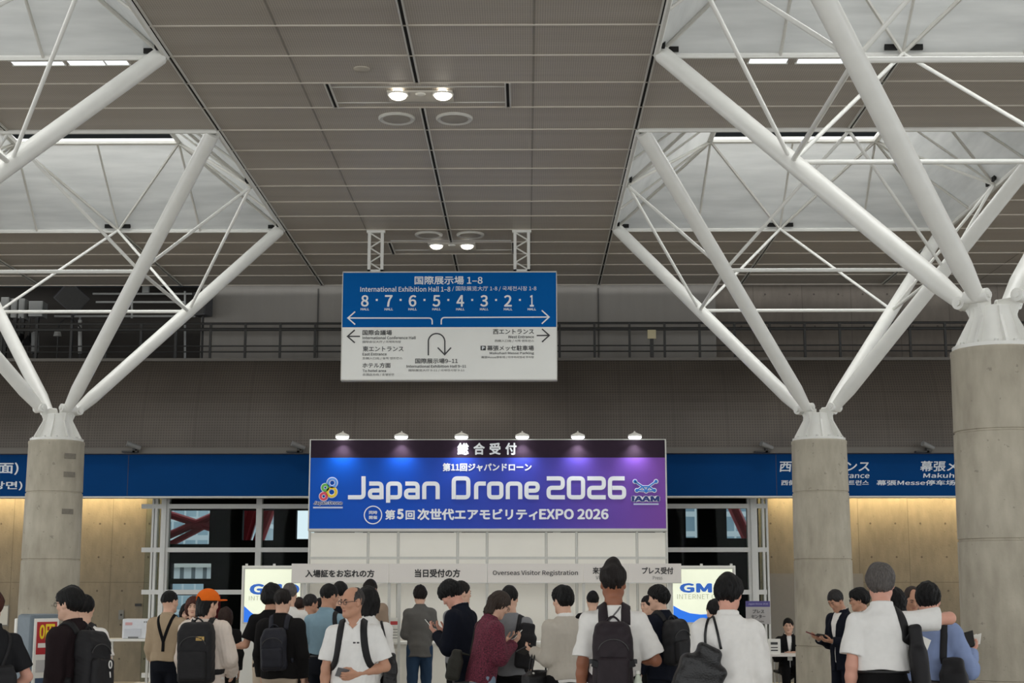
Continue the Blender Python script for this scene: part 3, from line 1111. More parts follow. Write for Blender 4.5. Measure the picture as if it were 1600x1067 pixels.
for u0, v0, u1, v1, lb in ((0, 464, 14, 496, 'pale equipment cabinet at the left edge of the balcony'), (16, 466, 27, 496, 'narrow pale equipment cabinet, second on the left balcony'), (28, 466, 39, 497, 'narrow pale equipment cabinet, third on the left balcony'), (44, 470, 67, 494, 'low pale equipment cabinet beside the tilted loudspeaker')):
    a_, c_ = at(u0, v1, 27.2), at(u1, v0, 27.2)
    t = thing('equipment_cabinet', lb, 'cabinet', (a_[0], 27.2, a_[2]), 'pale cabinets on the balcony')
    MB().box((a_[0], 27.2, a_[2]), (c_[0], 27.5, c_[2])).build('body', m_lg, t, bevel=0.008)
    MB().box((a_[0] + 0.015, 27.19, a_[2] + 0.02), (c_[0] - 0.015, 27.2, c_[2] - 0.02)).build('door', mat('cabinet_door', rgb(160, 160, 156), 0.5), t)
    MB().box(((a_[0] + c_[0]) / 2 - 0.03, 27.3, zb_ + 0.24), ((a_[0] + c_[0]) / 2 + 0.03, 27.36, a_[2] + 0.01)).build('post', m_darkmetal, t)
# pipe frame
t = thing('pipe_frame', 'pale pipe frame standing on the left balcony behind the struts', 'pipe frame', at(240, 560, 27.0))
for pa, pb in (((145, 459), (300, 459)), ((85, 494), (305, 494)), ((206, 450), (206, 497)), ((289, 455), (289, 562)), ((150, 472), (290, 472))):
    MB().cyl(at(*pa, 27.6), at(*pb, 27.6), 0.02, n=8).build('pipe', m_lg, t)
MB().cyl(at(289, 555, 27.6), (at(289, 555, 27.6)[0], 27.6, zb_ + 0.25), 0.02, n=8).build('pipe', m_lg, t)
MB().box(*[tuple(v) for v in (at(222, 457, 27.58), at(234, 447, 27.66))]).build('junction_box', m_lg, t)
for px, y0_, y1_, lb in ((55, 520, 552, 'grey gas bottle shaped fitting hanging on the left balcony'), (125, 500, 552, 'pale pipe lamp standing on the left balcony')):
    a_ = at(px, y1_, 27.0)
    c_ = at(px, y0_, 27.0)
    t = thing('balcony_fitting', lb, 'fitting', a_)
    r_ = 0.07 if px == 55 else 0.035
    MB().cyl(a_, c_, r_, n=14).build('body', m_lg if px != 55 else m_grey, t, smooth='auto')
    MB().cyl(c_, c_ + (0, 0, 0.05), r_ * 0.6, n=12).build('neck', m_grey, t)
    MB().cyl((a_[0], 27.0, zb_ + 0.25), a_, 0.02, n=8).build('stem', m_darkmetal, t)
c = at(90, 523, 26.9)
t = thing('floodlight', 'small pale floodlight on the balcony below the tilted loudspeaker', 'floodlight', c)
MB().cyl(c + (0, 0, -0.03), c + (0, 0, 0.06), 0.075, 0.055, n=16).build('housing', m_lg, t, smooth='auto')
MB().tube([c + (0, 0, 0.05), c + (0.02, 0, 0.2), c + (0.12, 0, 0.3), c + (0.3, 0, 0.28), c + (0.42, 0, 0.1)], 0.014).build('cable', m_black, t)
MB().cyl(c + (0, 0.03, -0.02), (c[0], 26.93, zb_ + 0.25), 0.015).build('stem', m_darkmetal, t)
for k_, px in enumerate((30, 45)):
    c = at(px, 530, 27.1)
    t = thing('spotlight_fixture', ('dark stage spotlight, left one of two below the pale cabinets', 'dark stage spotlight, right one of two below the pale cabinets')[k_], 'spotlight', c, 'stage spotlights on the balcony')
    MB().cyl(c + (0, -0.1, -0.08), c + (0, 0.1, 0.08), 0.07, 0.055, n=14).build('barrel', m_black, t, smooth='auto')
    MB().cyl(c + (0, 0, 0.05), (c[0], 27.1, at(0, 495, 27.1)[2]), 0.014).build('yoke', m_darkmetal, t)
    MB().cyl((c[0], 27.1, zb_ + 0.25), c, 0.014).build('stem', m_darkmetal, t)
c = at(1018, 523, 26.3)
t = thing('junction_box', 'small beige box on a short post at the balcony railing right of the sign', 'box', c)
MB().box(c - (0.075, 0.06, 0.08), c + (0.075, -0.02, 0.08)).build('housing', mat('beige_box', rgb(198, 186, 150), 0.6), t, bevel=0.006)
MB().box((c[0] - 0.03, 26.24, zt_ + 0.02), (c[0] + 0.03, 26.3, c[2] - 0.08)).build('post', m_darkmetal, t)
for px, lb in ((209, 'small grey projector lamp above the blue band left'), (466, 'small grey projector lamp above the blue band beside the booth header'), (1198, 'small grey projector lamp above the blue band beside the right column'), (1450, 'small grey projector lamp above the blue band near the right edge')):
    c = at(px, 697, 24.95)
    t = thing('projector_lamp', lb, 'lamp', c, 'small projector lamps on the sign band')
    MB().cyl(c + (-0.1, -0.05, 0.04), c + (0.1, 0.05, -0.03), 0.045, 0.038, n=12).build('barrel', m_grey, t, smooth='auto')
    MB().box(c + (-0.02, 0, -0.1), c + (0.02, 0.15, -0.02)).build('bracket', m_darkmetal, t)
    MB().box(c + (-0.2, 0.0, -0.10), c + (0.06, 0.12, -0.075)).build('foot', m_darkmetal, t)
# ================================================================ HANGING SIGN
YH = 22.3
m_signblue = mat('direction_sign_blue', rgb(0, 92, 166), 0.7, var=0.02, scale=2, spec=0.1)
m_signwhite = mat('direction_sign_white', rgb(240, 240, 234), 0.45, var=0.02, scale=2)
m_txt = mat('charcoal_lettering', rgb(62, 62, 62), 0.6)
m_txtg = mat('grey_lettering', rgb(128, 126, 122), 0.6)
m_wtxt = mat('white_lettering', rgb(240, 242, 244), 0.5)
def hz(u, v):
    return 500 + .26247 * u, 340 + .26247 * v
a_, c_ = W(*hz(122, 966), YH), W(*hz(1410, 322), YH)
mid = W(*hz(700, 652), YH)[2]
hx0, hx1, hz0, hz1 = a_[0], c_[0], a_[2], c_[2]
hs = thing('hanging_sign', 'large blue and white direction sign hanging from the ceiling above the aisle', 'sign', ((hx0 + hx1) / 2, YH, hz0))
MB().box((hx0, YH, mid), (hx1, YH + 0.16, hz1)).build('blue_panel', m_signblue, hs)
MB().box((hx0, YH, hz0), (hx1, YH + 0.16, mid)).build('white_panel', m_signwhite, hs)
b = MB()
for x in (hx0, hx1 - 0.012):
    b.box((x, YH - 0.006, hz0), (x + 0.012, YH + 0.166, hz1))
b.box((hx0, YH - 0.006, hz1 - 0.01), (hx1, YH + 0.166, hz1 + 0.008))
b.box((hx0, YH - 0.006, hz0 - 0.008), (hx1, YH + 0.166, hz0 + 0.01))
b.build('edge_frame', m_alu, hs)
for u0, u1 in ((283, 381), (1152, 1250)):
    a, c = W(*hz(u0, 312), YH + 0.08), W(*hz(u1, 60), YH + 0.08)
    h = thing('sign_hanger', 'white lattice hanger holding the %s end of the hanging sign' % ('hall 7' if u0 < 500 else 'hall 2'), 'hanger', ((a[0] + c[0]) / 2, YH + 0.08, hz1), 'lattice hangers of the hanging sign')
    x0, x1 = a[0], c[0]
    b = MB()
    for x in (x0, x1 - 0.045):
        b.box((x, YH + 0.05, hz1 + 0.008), (x + 0.045, YH + 0.10, ZC))
    b.box((x0, YH + 0.05, hz1 + 0.008), (x1, YH + 0.10, hz1 + 0.05))
    b.box((x0 - 0.02, YH + 0.04, ZC - 0.05), (x1 + 0.02, YH + 0.11, ZC - 0.001))
    b.build('upright_frame', m_steel, h)
    b = MB()
    n = 6
    zz = np.linspace(hz1 + 0.05, ZC - 0.05, n)
    for i in range(n - 1):
        p, q = (x0 + 0.03, x1 - 0.03) if i % 2 else (x1 - 0.03, x0 + 0.03)
        b.cyl((p, YH + 0.075, zz[i]), (q, YH + 0.075, zz[i + 1]), 0.012, n=6)
    b.build('lattice', m_steel, h)
def hl(s, u0, v0, u1, v1, m, bold=0.0, **k):
    return letter_px(hs, s, *hz(u0, v0), *hz(u1, v1), YH - 0.001, m, bold, **k)
hl('国際展示場 1–8', 563, 348, 968, 398, m_wtxt, .006)
hl('International Exhibition Hall 1–8', 240, 410, 776, 441, m_wtxt, .005)
hl('/ 国际展览大厅 1-8 / 국제전시장 1-8', 786, 408, 1288, 438, m_wtxt)
for i, c in enumerate('87654321'):
    u = 267 + 142 * i
    wdt = 46 if c != '1' else 24
    hl(c, u - wdt / 2, 461, u + wdt / 2, 530, m_wtxt, .008)
    hl('HALL', u - 25, 538, u + 26, 552, m_wtxt, .01)
def hp(pts):
    return [(W(*hz(u, v), YH)[0], W(*hz(u, v), YH)[2]) for u, v in pts]
b = MB()
for i in range(7):
    c = hp([(338 + 142 * i, 490)])[0]
    b.prism([(c[0] - .015, c[1] - .015), (c[0] + .015, c[1] - .015), (c[0] + .015, c[1] + .015), (c[0] - .015, c[1] + .015)], YH - 0.004, YH)
b.build('separator_dots', m_wtxt, hs)
def arrow(lines, m, w):
    b = MB()
    for l in lines:
        stroke_geo(b, l, w, YH - 0.001)
    b.build('arrow', m, hs)
uw = hp([(0, 0), (7.5, 0)])
uw = uw[1][0] - uw[0][0]
arrow([rounded(hp([(168, 598), (668, 598), (668, 636)]), 0.08), hp([(209, 560), (166, 598), (209, 636)])], m_wtxt, uw)
arrow([rounded(hp([(722, 636), (722, 595), (1362, 592)]), 0.08), hp([(1320, 552), (1364, 592), (1320, 632)])], m_wtxt, uw)
arrow([hp([(166, 707), (238, 707)]), hp([(207, 669), (164, 707), (207, 745)])], m_txt, uw)
arrow([hp([(1290, 702), (1362, 701)]), hp([(1322, 663), (1365, 701), (1322, 740)])], m_txt, uw)
arrow([hp([(645, 820), (645, 738)] + [(694 - 49 * math.cos(t), 738 - 48 * math.sin(t)) for t in np.linspace(0.1, PI - 0.1, 14)] + [(743, 738), (743, 813)]), hp([(701, 774), (742, 816), (780, 774)])], m_txt, uw)
for s_, bx, m_, bo in (('国際会議場', (253, 669, 428, 700), m_txt, .005), ('International Conference Hall', (253, 706, 570, 724), m_txt, .004), ('国际会议大厅 / 국제회의장', (253, 732, 482, 748), m_txtg, 0),
                       ('東エントランス', (254, 765, 497, 797), m_txt, .005), ('East Entrance', (253, 805, 397, 821), m_txt, .004), ('东侧入口处 / 동쪽 엔트런스', (253, 830, 490, 846), m_txtg, 0),
                       ('ホテル方面', (253, 864, 420, 894), m_txt, .005), ('To hotel area', (253, 903, 393, 919), m_txt, .004), ('去酒店方向 / 호텔방면', (253, 927, 440, 943), m_txtg, 0),
                       ('国際展示場9–11', (567, 838, 820, 868), m_txt, .005), ('International Exhibition Hall 9–11', (515, 876, 870, 893), m_txt, .004), ('国际展览大厅 9-11 / 국제전시장 9-11', (527, 902, 860, 917), m_txtg, 0),
                       ('西エントランス', (1030, 664, 1273, 694), m_txt, .005), ('West Entrance', (1120, 702, 1274, 718), m_txt, .004), ('西侧入口处 / 서쪽 엔트런스', (1040, 726, 1274, 742), m_txtg, 0),
                       ('幕張メッセ駐車場', (995, 761, 1273, 792), m_txt, .005), ('Makuhari Messe Parking', (1010, 799, 1274, 817), m_txt, .004), ('幕張Messe停车场 / 마쿠하리멧세 주차장', (960, 824, 1274, 839), m_txtg, 0)):
    hl(s_, *bx, m_, bo)
pp = hp([(956, 790), (987, 763)])
b = MB()
b.box((pp[0][0], YH - 0.004, pp[0][1]), (pp[1][0], YH, pp[1][1]))
b.build('parking_icon', m_txt, hs)
letter_px(hs, 'P', *hz(964, 767), *hz(980, 786), YH - 0.005, m_wtxt, .02)

# ================================================================ RECEPTION BOOTH
YBO = 23.4
m_panel = mat('white_booth_panel', rgb(243, 239, 228), 0.55, var=0.015, scale=2)
m_fascia = mat('pale_fascia_panel', rgb(232, 226, 219), 0.55, var=0.015, scale=2)
m_post = mat('anodised_booth_post', rgb(206, 205, 198), 0.5, metal=0.05, var=0.03)
def bx(u):
    return W(u, 860, YBO)[0]
bz1, bz0 = W(760, 688, YBO)[2], W(760, 826, YBO)[2]
bo = thing('reception_booth', 'white panelled reception booth wall standing behind the queue', 'booth', (bx(762), YBO, 0))
seams = [483, 575, 622, 715, 761, 853.5, 901, 995.5, 1042]
for a, c in zip(seams[:-1], seams[1:]):
    MB().box((bx(a) + 0.02, YBO + 0.01, 0.05), (bx(c) - 0.02, YBO + 0.03, bz0 - 0.06)).build('wall_panel', m_panel, bo)
b0 = MB()
for s_ in seams:
    b = MB()
    b.cyl((bx(s_), YBO + 0.02, 0), (bx(s_), YBO + 0.02, bz1 - 0.01), 0.02, n=8)
    b.build('post', m_post, bo)
b = MB()
for z in (0.03, 2.1, bz0 - 0.03):
    b.box((bx(483), YBO + 0.005, z - 0.02), (bx(1042), YBO + 0.035, z + 0.02))
b.build('rail', m_post, bo)
for px in (483, 1042):                                       # side returns
    MB().box((bx(px) - 0.01, YBO + 0.04, 0.05), (bx(px) + 0.01, YBO + 0.95, bz0 - 0.06)).build('side_panel', m_panel, bo)
# header
m_hd, nt, p, X, Y, Z, P3 = mat_xyz('printed_blue_violet_gradient', 0.45)
p.inputs['Specular IOR Level'].default_value = 0.15
xa, xb = bx(483), bx(1041)
t = math_node(nt, 'DIVIDE', math_node(nt, 'SUBTRACT', X, xa), xb - xa)
nt.links.new(ramp(nt, t, [(0.0, rgb(2, 84, 190)), (0.28, rgb(22, 80, 190)), (0.62, rgb(66, 72, 178)), (1.0, rgb(128, 78, 168))]), p.inputs['Base Color'])
m_hd0 = mat('header_dark_plum_band', rgb(44, 30, 44), 0.6, var=0.05, spec=0.15)
hd = thing('booth_header_sign', 'blue to violet printed header sign across the top of the reception booth', 'sign', (bx(762), YBO, bz0))
zb = W(760, 715, YBO - 0.06)[2]
MB().box((xa, YBO - 0.06, bz0), (xb, YBO - 0.005, zb)).build('gradient_panel', m_hd, hd)
MB().box((xa, YBO - 0.06, zb), (xb, YBO - 0.005, bz1)).build('dark_band', m_hd0, hd)
b = MB()
for x in (xa - 0.018, xb):
    b.box((x, YBO - 0.068, bz0), (x + 0.018, YBO - 0.003, bz1))
b.box((xa - 0.018, YBO - 0.068, bz1), (xb + 0.018, YBO - 0.003, bz1 + 0.012))
b.box((xa - 0.018, YBO - 0.068, bz0 - 0.035), (xb + 0.018, YBO - 0.003, bz0))
b.build('edge_frame', m_post, hd)
YT = YBO - 0.061
def uz(u, v):
    return 470 + .36875 * u, 660 + .36866 * v
def hdl(s, u0, v0, u1, v1, m, bold=0.0, y=YT):
    return letter_px(hd, s, *uz(u0, v0), *uz(u1, v1), y, m, bold)
def up(pts):
    return [(W(*uz(u, v), YT)[0], W(*uz(u, v), YT)[2]) for u, v in pts]
for i, c in enumerate('総合受付'):
    hdl(c, 664 + 67.5 * i, 86, 712 + 67.5 * i, 137, m_wtxt, .012)
hdl('第11回ジャパンドローン', 601, 172, 978, 207, m_wtxt, .014)
b = MB()
ps = up([(0, 0), (17.5, 0)])
sw = ps[1][0] - ps[0][0]
R_ = 15 / 17.5 * sw
L_ = [[(266, 228), (266, 317), (200, 317)],
      [(290, 259), (342, 259), (342, 325)], [(342, 317), (293, 317), (293, 288), (342, 288)],
      [(370, 340), (370, 259), (420, 259), (420, 317), (379.5, 317)],
      [(443, 259), (495, 259), (495, 325)], [(495, 317), (446, 317), (446, 288), (495, 288)],
      [(523, 325), (523, 259), (580, 259), (580, 325)],
      [(648, 325), (648, 237), (710, 237), (710, 317), (657.5, 317)],
      [(743, 325), (743, 259), (784, 259)],
      [(824, 259), (850, 259), (850, 317), (798, 317), (798, 259), (823.9, 259)],
      [(877, 325), (877, 259), (930, 259), (930, 325)],
      [(1008, 317), (956, 317), (956, 259), (1004, 259), (1004, 289), (965.5, 289)],
      [(1042, 237), (1110, 237), (1110, 277), (1050, 277), (1050, 317), (1119, 317)],
      [(1166, 237), (1196, 237), (1196, 317), (1136, 317), (1136, 237), (1165.9, 237)],
      [(1214, 237), (1284, 237), (1284, 277), (1222, 277), (1222, 317), (1292, 317)],
      [(1372, 237), (1310, 237), (1310, 317), (1370, 317), (1370, 277), (1319.5, 277)]]
for l in L_:
    stroke_geo(b, rounded(up(l), R_), sw, YT)
b.build('lettering', m_wtxt, hd)
b = MB()
cc = up([(306, 392), (343, 392)])
stroke_geo(b, circle_pts(*cc[0], cc[1][0] - cc[0][0]), 0.016, YT, closed=True)
b.build('circle_outline', m_wtxt, hd)
hdl('同時', 289, 374, 324, 389, m_wtxt, .008)
hdl('開催', 289, 395, 324, 410, m_wtxt, .008)
hdl('第', 357, 370, 400, 412, m_wtxt, .012)
hdl('5', 407, 366, 436, 410, m_wtxt, .02)
hdl('回', 444, 373, 483, 412, m_wtxt, .012)
hdl('次世代エアモビリティ', 494, 365, 1004, 414, m_wtxt, .014)
hdl('EXPO 2026', 1010, 366, 1304, 411, m_wtxt, .014)
# left emblem: four coloured rings
def ring(c, r, w, m, y, rz=None):
    q = up([(c[0], c[1]), (c[0] + r, c[1])])
    b = MB()
    rr = q[1][0] - q[0][0]
    stroke_geo(b, circle_pts(*q[0], rr, 24, rr * (rz or 1)), w, y, closed=True)
    b.build('emblem_ring', m, hd)
for c, r, colr in (((133, 256), 17, (96, 150, 226)), ((104, 276), 12, (98, 180, 80)), ((131, 295), 18, (236, 200, 40)), ((97, 313), 13, (222, 70, 96))):
    ring(c, r, 0.055, m_wtxt, YT)
    ring(c, r, 0.036, mat('emblem_%d' % c[0], rgb(*colr), 0.5), YT - 0.005)
m_navy = mat('navy_lettering', rgb(20, 46, 120), 0.5)
hdl('Japan Drone', 52, 332, 178, 353, m_wtxt, .06)
hdl('Japan Drone', 53, 333, 177, 352, m_navy, .01, YT - 0.005)
b = MB()
q = up([(52, 364), (178, 357)])
b.box((q[0][0], YT - 0.004, q[0][1]), (q[1][0], YT, q[1][1]))
b.build('emblem_strip', mat('emblem_pale', rgb(200, 210, 236), 0.5), hd)
# right emblem: linked nodes
nd = [(1416, 250), (1505, 250), (1424, 288), (1498, 288), (1463, 291), (1448, 272), (1474, 272)]
for m_, w, y in ((m_wtxt, 0.04, YT), (mat('emblem_blue', rgb(40, 120, 205), 0.5), 0.02, YT - 0.005)):
    b = MB()
    for i, j in ((0, 5), (5, 4), (4, 6), (6, 1), (2, 5), (3, 6), (5, 6), (2, 4), (4, 3)):
        stroke_geo(b, up([nd[i], nd[j]]), w, y)
    for i in range(5):
        q = up([nd[i], (nd[i][0] + 7, nd[i][1])])
        b.prism(circle_pts(*q[0], q[1][0] - q[0][0] + (w - 0.02) * .6, 16), y - 0.004, y)
    b.build('emblem_nodes', m_, hd)
hdl('IAAM', 1400, 310, 1522, 337, m_wtxt, .07)
hdl('IAAM', 1402, 312, 1520, 335, m_navy, .02, YT - 0.005)
b = MB()
q = up([(1410, 349), (1516, 343)])
b.box((q[0][0], YT - 0.004, q[0][1]), (q[1][0], YT, q[1][1]))
b.build('emblem_strip', mat('emblem_pale', rgb(200, 210, 236), 0.5), hd)
# arm spotlights on the header
m_led = mat('led_face', rgb(245, 248, 255), 0.4, emit=(0.95, 0.98, 1, 1), estr=5)
ordn = ['leftmost', 'second', 'third', 'fourth', 'fifth', 'rightmost']
for i, px in enumerate((535, 627, 721, 816, 903, 992)):
    c = W(px, 681, YBO - 0.19)
    t = thing('arm_spotlight', '%s white arm spotlight on top of the booth header' % (ordn[i] + (' from left' if 0 < i < 5 else '')), 'spotlight', c, 'arm spotlights on the booth header')
    MB().lathe(c, [(0.095, -0.015), (0.108, -0.012), (0.108, 0.012), (0.085, 0.026), (0.05, 0.04), (0.03, 0.05)], 20).build('head', m_white, t, smooth='auto')
    MB().lathe(c, [(0.085, -0.042), (0.098, -0.034), (0.100, -0.014)], 20).build('lens', m_led, t)
    MB().tube([c + (0, 0, 0.05), c + (0, 0.06, 0.07), c + (0, 0.13, 0.05), c + (0, 0.18, -0.02)], 0.014).build('arm', m_steel, t, smooth='auto')
    MB().box((c[0] - 0.03, YBO - 0.05, bz1 + 0.005), (c[0] + 0.03, YBO + 0.03, bz1 + 0.05)).build('clamp', m_steel, t)
    spot('arm_spot_lamp', (c[0], c[1] + 0.03, c[2] - 0.05), (c[0], YBO - 0.12, c[2] - 1.0), 26, math.radians(112), 1.0, (0.92, 0.96, 1), 0.03)

# fascia signs in front, on posts, and the counter
YFa = 21.7
fz1, fz0 = W(760, 880.5, YFa)[2], W(760, 910, YFa)[2]
fu = [455, 608, 761.5, 911.5, 981, 1065]
def fx(u):
    return W(u, 895, YFa)[0]
lab = ['with heading 入場証をお忘れの方', 'with heading 当日受付の方', 'reading Overseas Visitor Registration', 'with a VIP heading, behind the spiky haired man', 'with a Press heading']
txt = [[('入場証をお忘れの方', (477, 890, 585, 902), .012)], [('当日受付の方', (648, 889, 719, 902), .012)], [('Overseas Visitor Registration', (770, 891, 903, 900.5), .004)],
       [('来賓受付', (926, 886, 966, 897), .01), ('VIP', (931, 899.5, 942, 905), 0)], [('プレス受付', (1003, 886, 1052, 897), .01), ('Press', (1020, 900, 1035, 905.5), 0)]]
m_ftxt = mat('black_lettering', rgb(40, 38, 38), 0.6)
for i in range(5):
    t = thing('counter_sign', 'pale overhead counter sign %s' % lab[i], 'sign', (fx((fu[i] + fu[i + 1]) / 2), YFa, fz0), 'pale counter signs above the reception')
    MB().box((fx(fu[i]) + 0.004, YFa, fz0), (fx(fu[i + 1]) - 0.004, YFa + 0.03, fz1)).build('board', m_fascia, t)
    for s_, r_, bo_ in txt[i]:
        letter_px(t, s_, *r_, YFa - 0.001, m_ftxt if len(s_) != 3 and s_ != 'Press' else m_txtg, bo_)
    b = MB()
    b.box((fx(fu[i]) + 0.004, YFa - 0.004, fz0 - 0.012), (fx(fu[i + 1]) - 0.004, YFa + 0.034, fz0))
    b.build('bottom_rail', m_post, t)
cz = 0.88
ct = thing('reception_counter', 'long white reception counter with grey posts under the overhead signs', 'counter', (fx(760), YFa + 0.3, 0))
for i, (a, c) in enumerate(zip(fu[:-1], fu[1:])):
    MB().box((fx(a) + 0.03, YFa + 0.12, 0.05), (fx(c) - 0.03, YFa + 0.14, cz - 0.03)).build('front_panel', m_panel, ct)
MB().box((fx(458), YFa + 0.06, cz - 0.03), (fx(1063), YFa + 0.62, cz)).build('counter_top', m_white, ct)
for u in (476, 608, 624, 761, 912, 981, 1046):
    MB().box((fx(u) - 0.02, YFa + 0.033, 0), (fx(u) + 0.02, YFa + 0.075, fz0 - 0.0)).build('post', m_post, ct)
# acrylic notice on the counter
a_, c_ = W(608, 1005, YFa + 0.2), W(625, 975, YFa + 0.2)
t = thing('counter_notice', 'small upright white notice with red heading on the reception counter', 'notice', (a_[0], YFa + 0.2, cz))
MB().box((a_[0], YFa + 0.2, cz), (c_[0], YFa + 0.206, cz + 0.34)).build('sheet', m_white, t)
MB().box((a_[0] + 0.015, YFa + 0.197, cz + 0.24), (c_[0] - 0.03, YFa + 0.1995, cz + 0.29)).build('red_heading', mat('red_print', rgb(196, 70, 70), 0.6), t)
b = MB()
for k in range(4):
    b.box((a_[0] + 0.02, YFa + 0.197, cz + 0.05 + 0.04 * k), (c_[0] - 0.02, YFa + 0.1995, cz + 0.06 + 0.04 * k))
b.build('grey_lines', m_txtg, t)
MB().box((a_[0], YFa + 0.17, cz), (c_[0], YFa + 0.25, cz + 0.008)).build('foot', m_white, t)

# ================================================================ LIT DISPLAYS
m_scr = mat('lit_display_face', rgb(246, 250, 226), 0.4, emit=(0.92, 0.97, 0.74, 1), estr=0.40)
m_gmo = mat('display_blue_lettering', rgb(36, 98, 190), 0.4, emit=rgb(36, 98, 190), estr=0.35)
m_gmg = mat('display_grey_lettering', rgb(170, 172, 160), 0.4, emit=rgb(170, 172, 160), estr=0.35)
m_wave = mat('display_blue_wave', rgb(28, 112, 226), 0.4, emit=rgb(28, 112, 226), estr=0.5)
YD = 22.45
def display(label, u0, u1, v0, v1, wave, gm, sub):
    a, c = W(u0, v1, YD), W(u1, v0, YD)
    t = thing('lit_display', label, 'display', ((a[0] + c[0]) / 2, YD, 0), 'lit displays beside the counter')
    MB().box((a[0] - 0.05, YD, 0), (c[0] + 0.05, YD + 0.35, c[2] + 0.05)).build('cabinet', m_white, t, bevel=0.006)
    MB().box((a[0], YD - 0.012, a[2]), (c[0], YD - 0.001, c[2])).build('screen', m_scr, t)
    b = MB()
    for q in ((a[0] - 0.02, a[2] - 0.02, a[0], c[2] + 0.02), (c[0], a[2] - 0.02, c[0] + 0.02, c[2] + 0.02), (a[0], c[2], c[0], c[2] + 0.02), (a[0], a[2] - 0.02, c[0], a[2])):
        b.box((q[0], YD - 0.02, q[1]), (q[2], YD, q[3]))
    b.build('bezel', m_post, t)
    P = [(W(u, v, YD)[0], W(u, v, YD)[2]) for u, v in wave]
    b = MB()
    n = len(P)
    V = [(x, YD - 0.014, z) for x, z in P] + [(x, YD - 0.014, a[2]) for x, z in P]
    b.put(V, [(i, n + i, n + i + 1, i + 1) for i in range(n - 1)])
    b.build('wave_graphic', m_wave, t)
    letter_px(t, 'GMO', *gm, YD - 0.013, m_gmo, .018)
    letter_px(t, 'INTERNET GROUP', *sub, YD - 0.013, m_gmg, 0)
    for x in (a[0], (a[0] + c[0]) / 2, c[0]):
        MB().cyl((x, YD + 0.1, c[2] + 0.05), (x, YD + 0.1, c[2] + 0.08), 0.02, n=8).build('corner_knob', m_post, t)
display('lit display panel with blue lettering and wave left of the counter', 381, 470, 889, 972, [(381, 946), (393, 957), (408, 966), (425, 972)], (390, 912, 468, 929), (389, 931, 478, 938))
display('lit display panel with blue lettering and wave right of the Press sign', 1052, 1144, 889, 972, [(1052, 946), (1064, 953), (1078, 958), (1095, 960), (1112, 959), (1128, 956), (1144, 951)], (1062, 911, 1140, 926), (1058, 928, 1148, 936))

# ================================================================ PRINTER TABLE, PRESS DESK, KIOSK
Yt = 24.0
a_, c_ = W(160, 998, Yt), W(236, 998, Yt)
pt = thing('printer_table', 'narrow white table by the glass wall carrying the printer box', 'table', ((a_[0] + c_[0]) / 2, Yt + 0.25, 0))
tz = a_[2]
MB().box((a_[0], Yt, tz - 0.04), (c_[0], Yt + 0.5, tz)).build('table_top', m_white, pt, bevel=0.004)
for x in (a_[0] + 0.04, c_[0] - 0.06):
    for y in (Yt + 0.05, Yt + 0.45):
        MB().box((x - 0.018, y - 0.018, 0), (x + 0.018, y + 0.018, tz - 0.04)).build('leg', m_alu, pt)
MB().box((c_[0] - 0.3, Yt + 0.05, 0.12), (c_[0] + 0.02, Yt + 0.45, 0.17)).build('low_shelf', m_white, pt)
a_, c_ = W(190, 998, Yt + 0.1), W(237, 967, Yt + 0.1)
t = thing('printer', 'white desktop printer on the narrow table beside the glass wall', 'printer', ((a_[0] + c_[0]) / 2, Yt + 0.25, tz))
m_prn = mat('printer_white', rgb(224, 226, 230), 0.45, var=0.02)
hz_ = c_[2] - a_[2]
MB().box((a_[0], Yt + 0.1, tz), (c_[0] - 0.03, Yt + 0.42, tz + hz_)).build('housing', m_prn, t, bevel=0.02)
MB().box((a_[0] + 0.04, Yt + 0.09, tz + 0.03), (c_[0] - 0.16, Yt + 0.102, tz + hz_ * 0.5)).build('front_flap', mat('printer_flap', rgb(206, 208, 214), 0.5), t, bevel=0.004)
MB().box((a_[0] + 0.05, Yt + 0.094, tz + hz_ * 0.68), (a_[0] + 0.16, Yt + 0.1, tz + hz_ * 0.82)).build('sticker', mat('red_sticker', rgb(216, 168, 168), 0.6), t)
b = MB()
for k in range(2):
    b.box((c_[0] - 0.12 + 0.03 * k, Yt + 0.094, tz + hz_ * 0.8), (c_[0] - 0.105 + 0.03 * k, Yt + 0.1, tz + hz_ * 0.88))
b.build('buttons', m_grey, t)
MB().box((a_[0] + 0.1, Yt + 0.093, tz + 0.005), (a_[0] + 0.26, Yt + 0.1, tz + 0.03)).build('paper_slot', m_grey, t)

Yp = 22.0
a_, c_ = W(1199, 1022, Yp), W(1268, 1022, Yp)
dz = a_[2]
dk = thing('press_desk', 'grey press centre desk beside the right column where a woman sits', 'desk', ((a_[0] + c_[0]) / 2, Yp + 0.25, 0))
MB().box((a_[0], Yp, dz - 0.035), (c_[0], Yp + 0.5, dz)).build('desk_top', m_fascia, dk, bevel=0.004)
for x in (a_[0] + 0.05, c_[0] - 0.05):
    for y in (Yp + 0.06, Yp + 0.44):
        MB().cyl((x, y, 0), (x, y, dz - 0.035), 0.014, n=8).build('leg', m_alu, dk)
a2, c2 = W(1197, 1020, Yp + 0.05), W(1216, 998, Yp + 0.05)
t = thing('desk_card', 'small white card with dark lines standing on the press desk', 'card', (a_[0] + 0.09, Yp + 0.06, dz))
MB().box((a2[0] + 0.03, Yp + 0.05, dz), (c2[0] + 0.03, Yp + 0.058, c2[2])).build('sheet', m_white, t)
b = MB()
h_ = c2[2] - dz
for k, (f0, f1) in enumerate(((.62, .78), (.40, .46), (.2, .28))):
    b.box((a2[0] + 0.07, Yp + 0.046, dz + h_ * f0), (c2[0] - 0.01, Yp + 0.0495, dz + h_ * f1))
b.build('dark_lines', m_txt, t)
Ys = 21.85
a_, c_ = W(1166, 975, Ys), W(1203, 939, Ys)
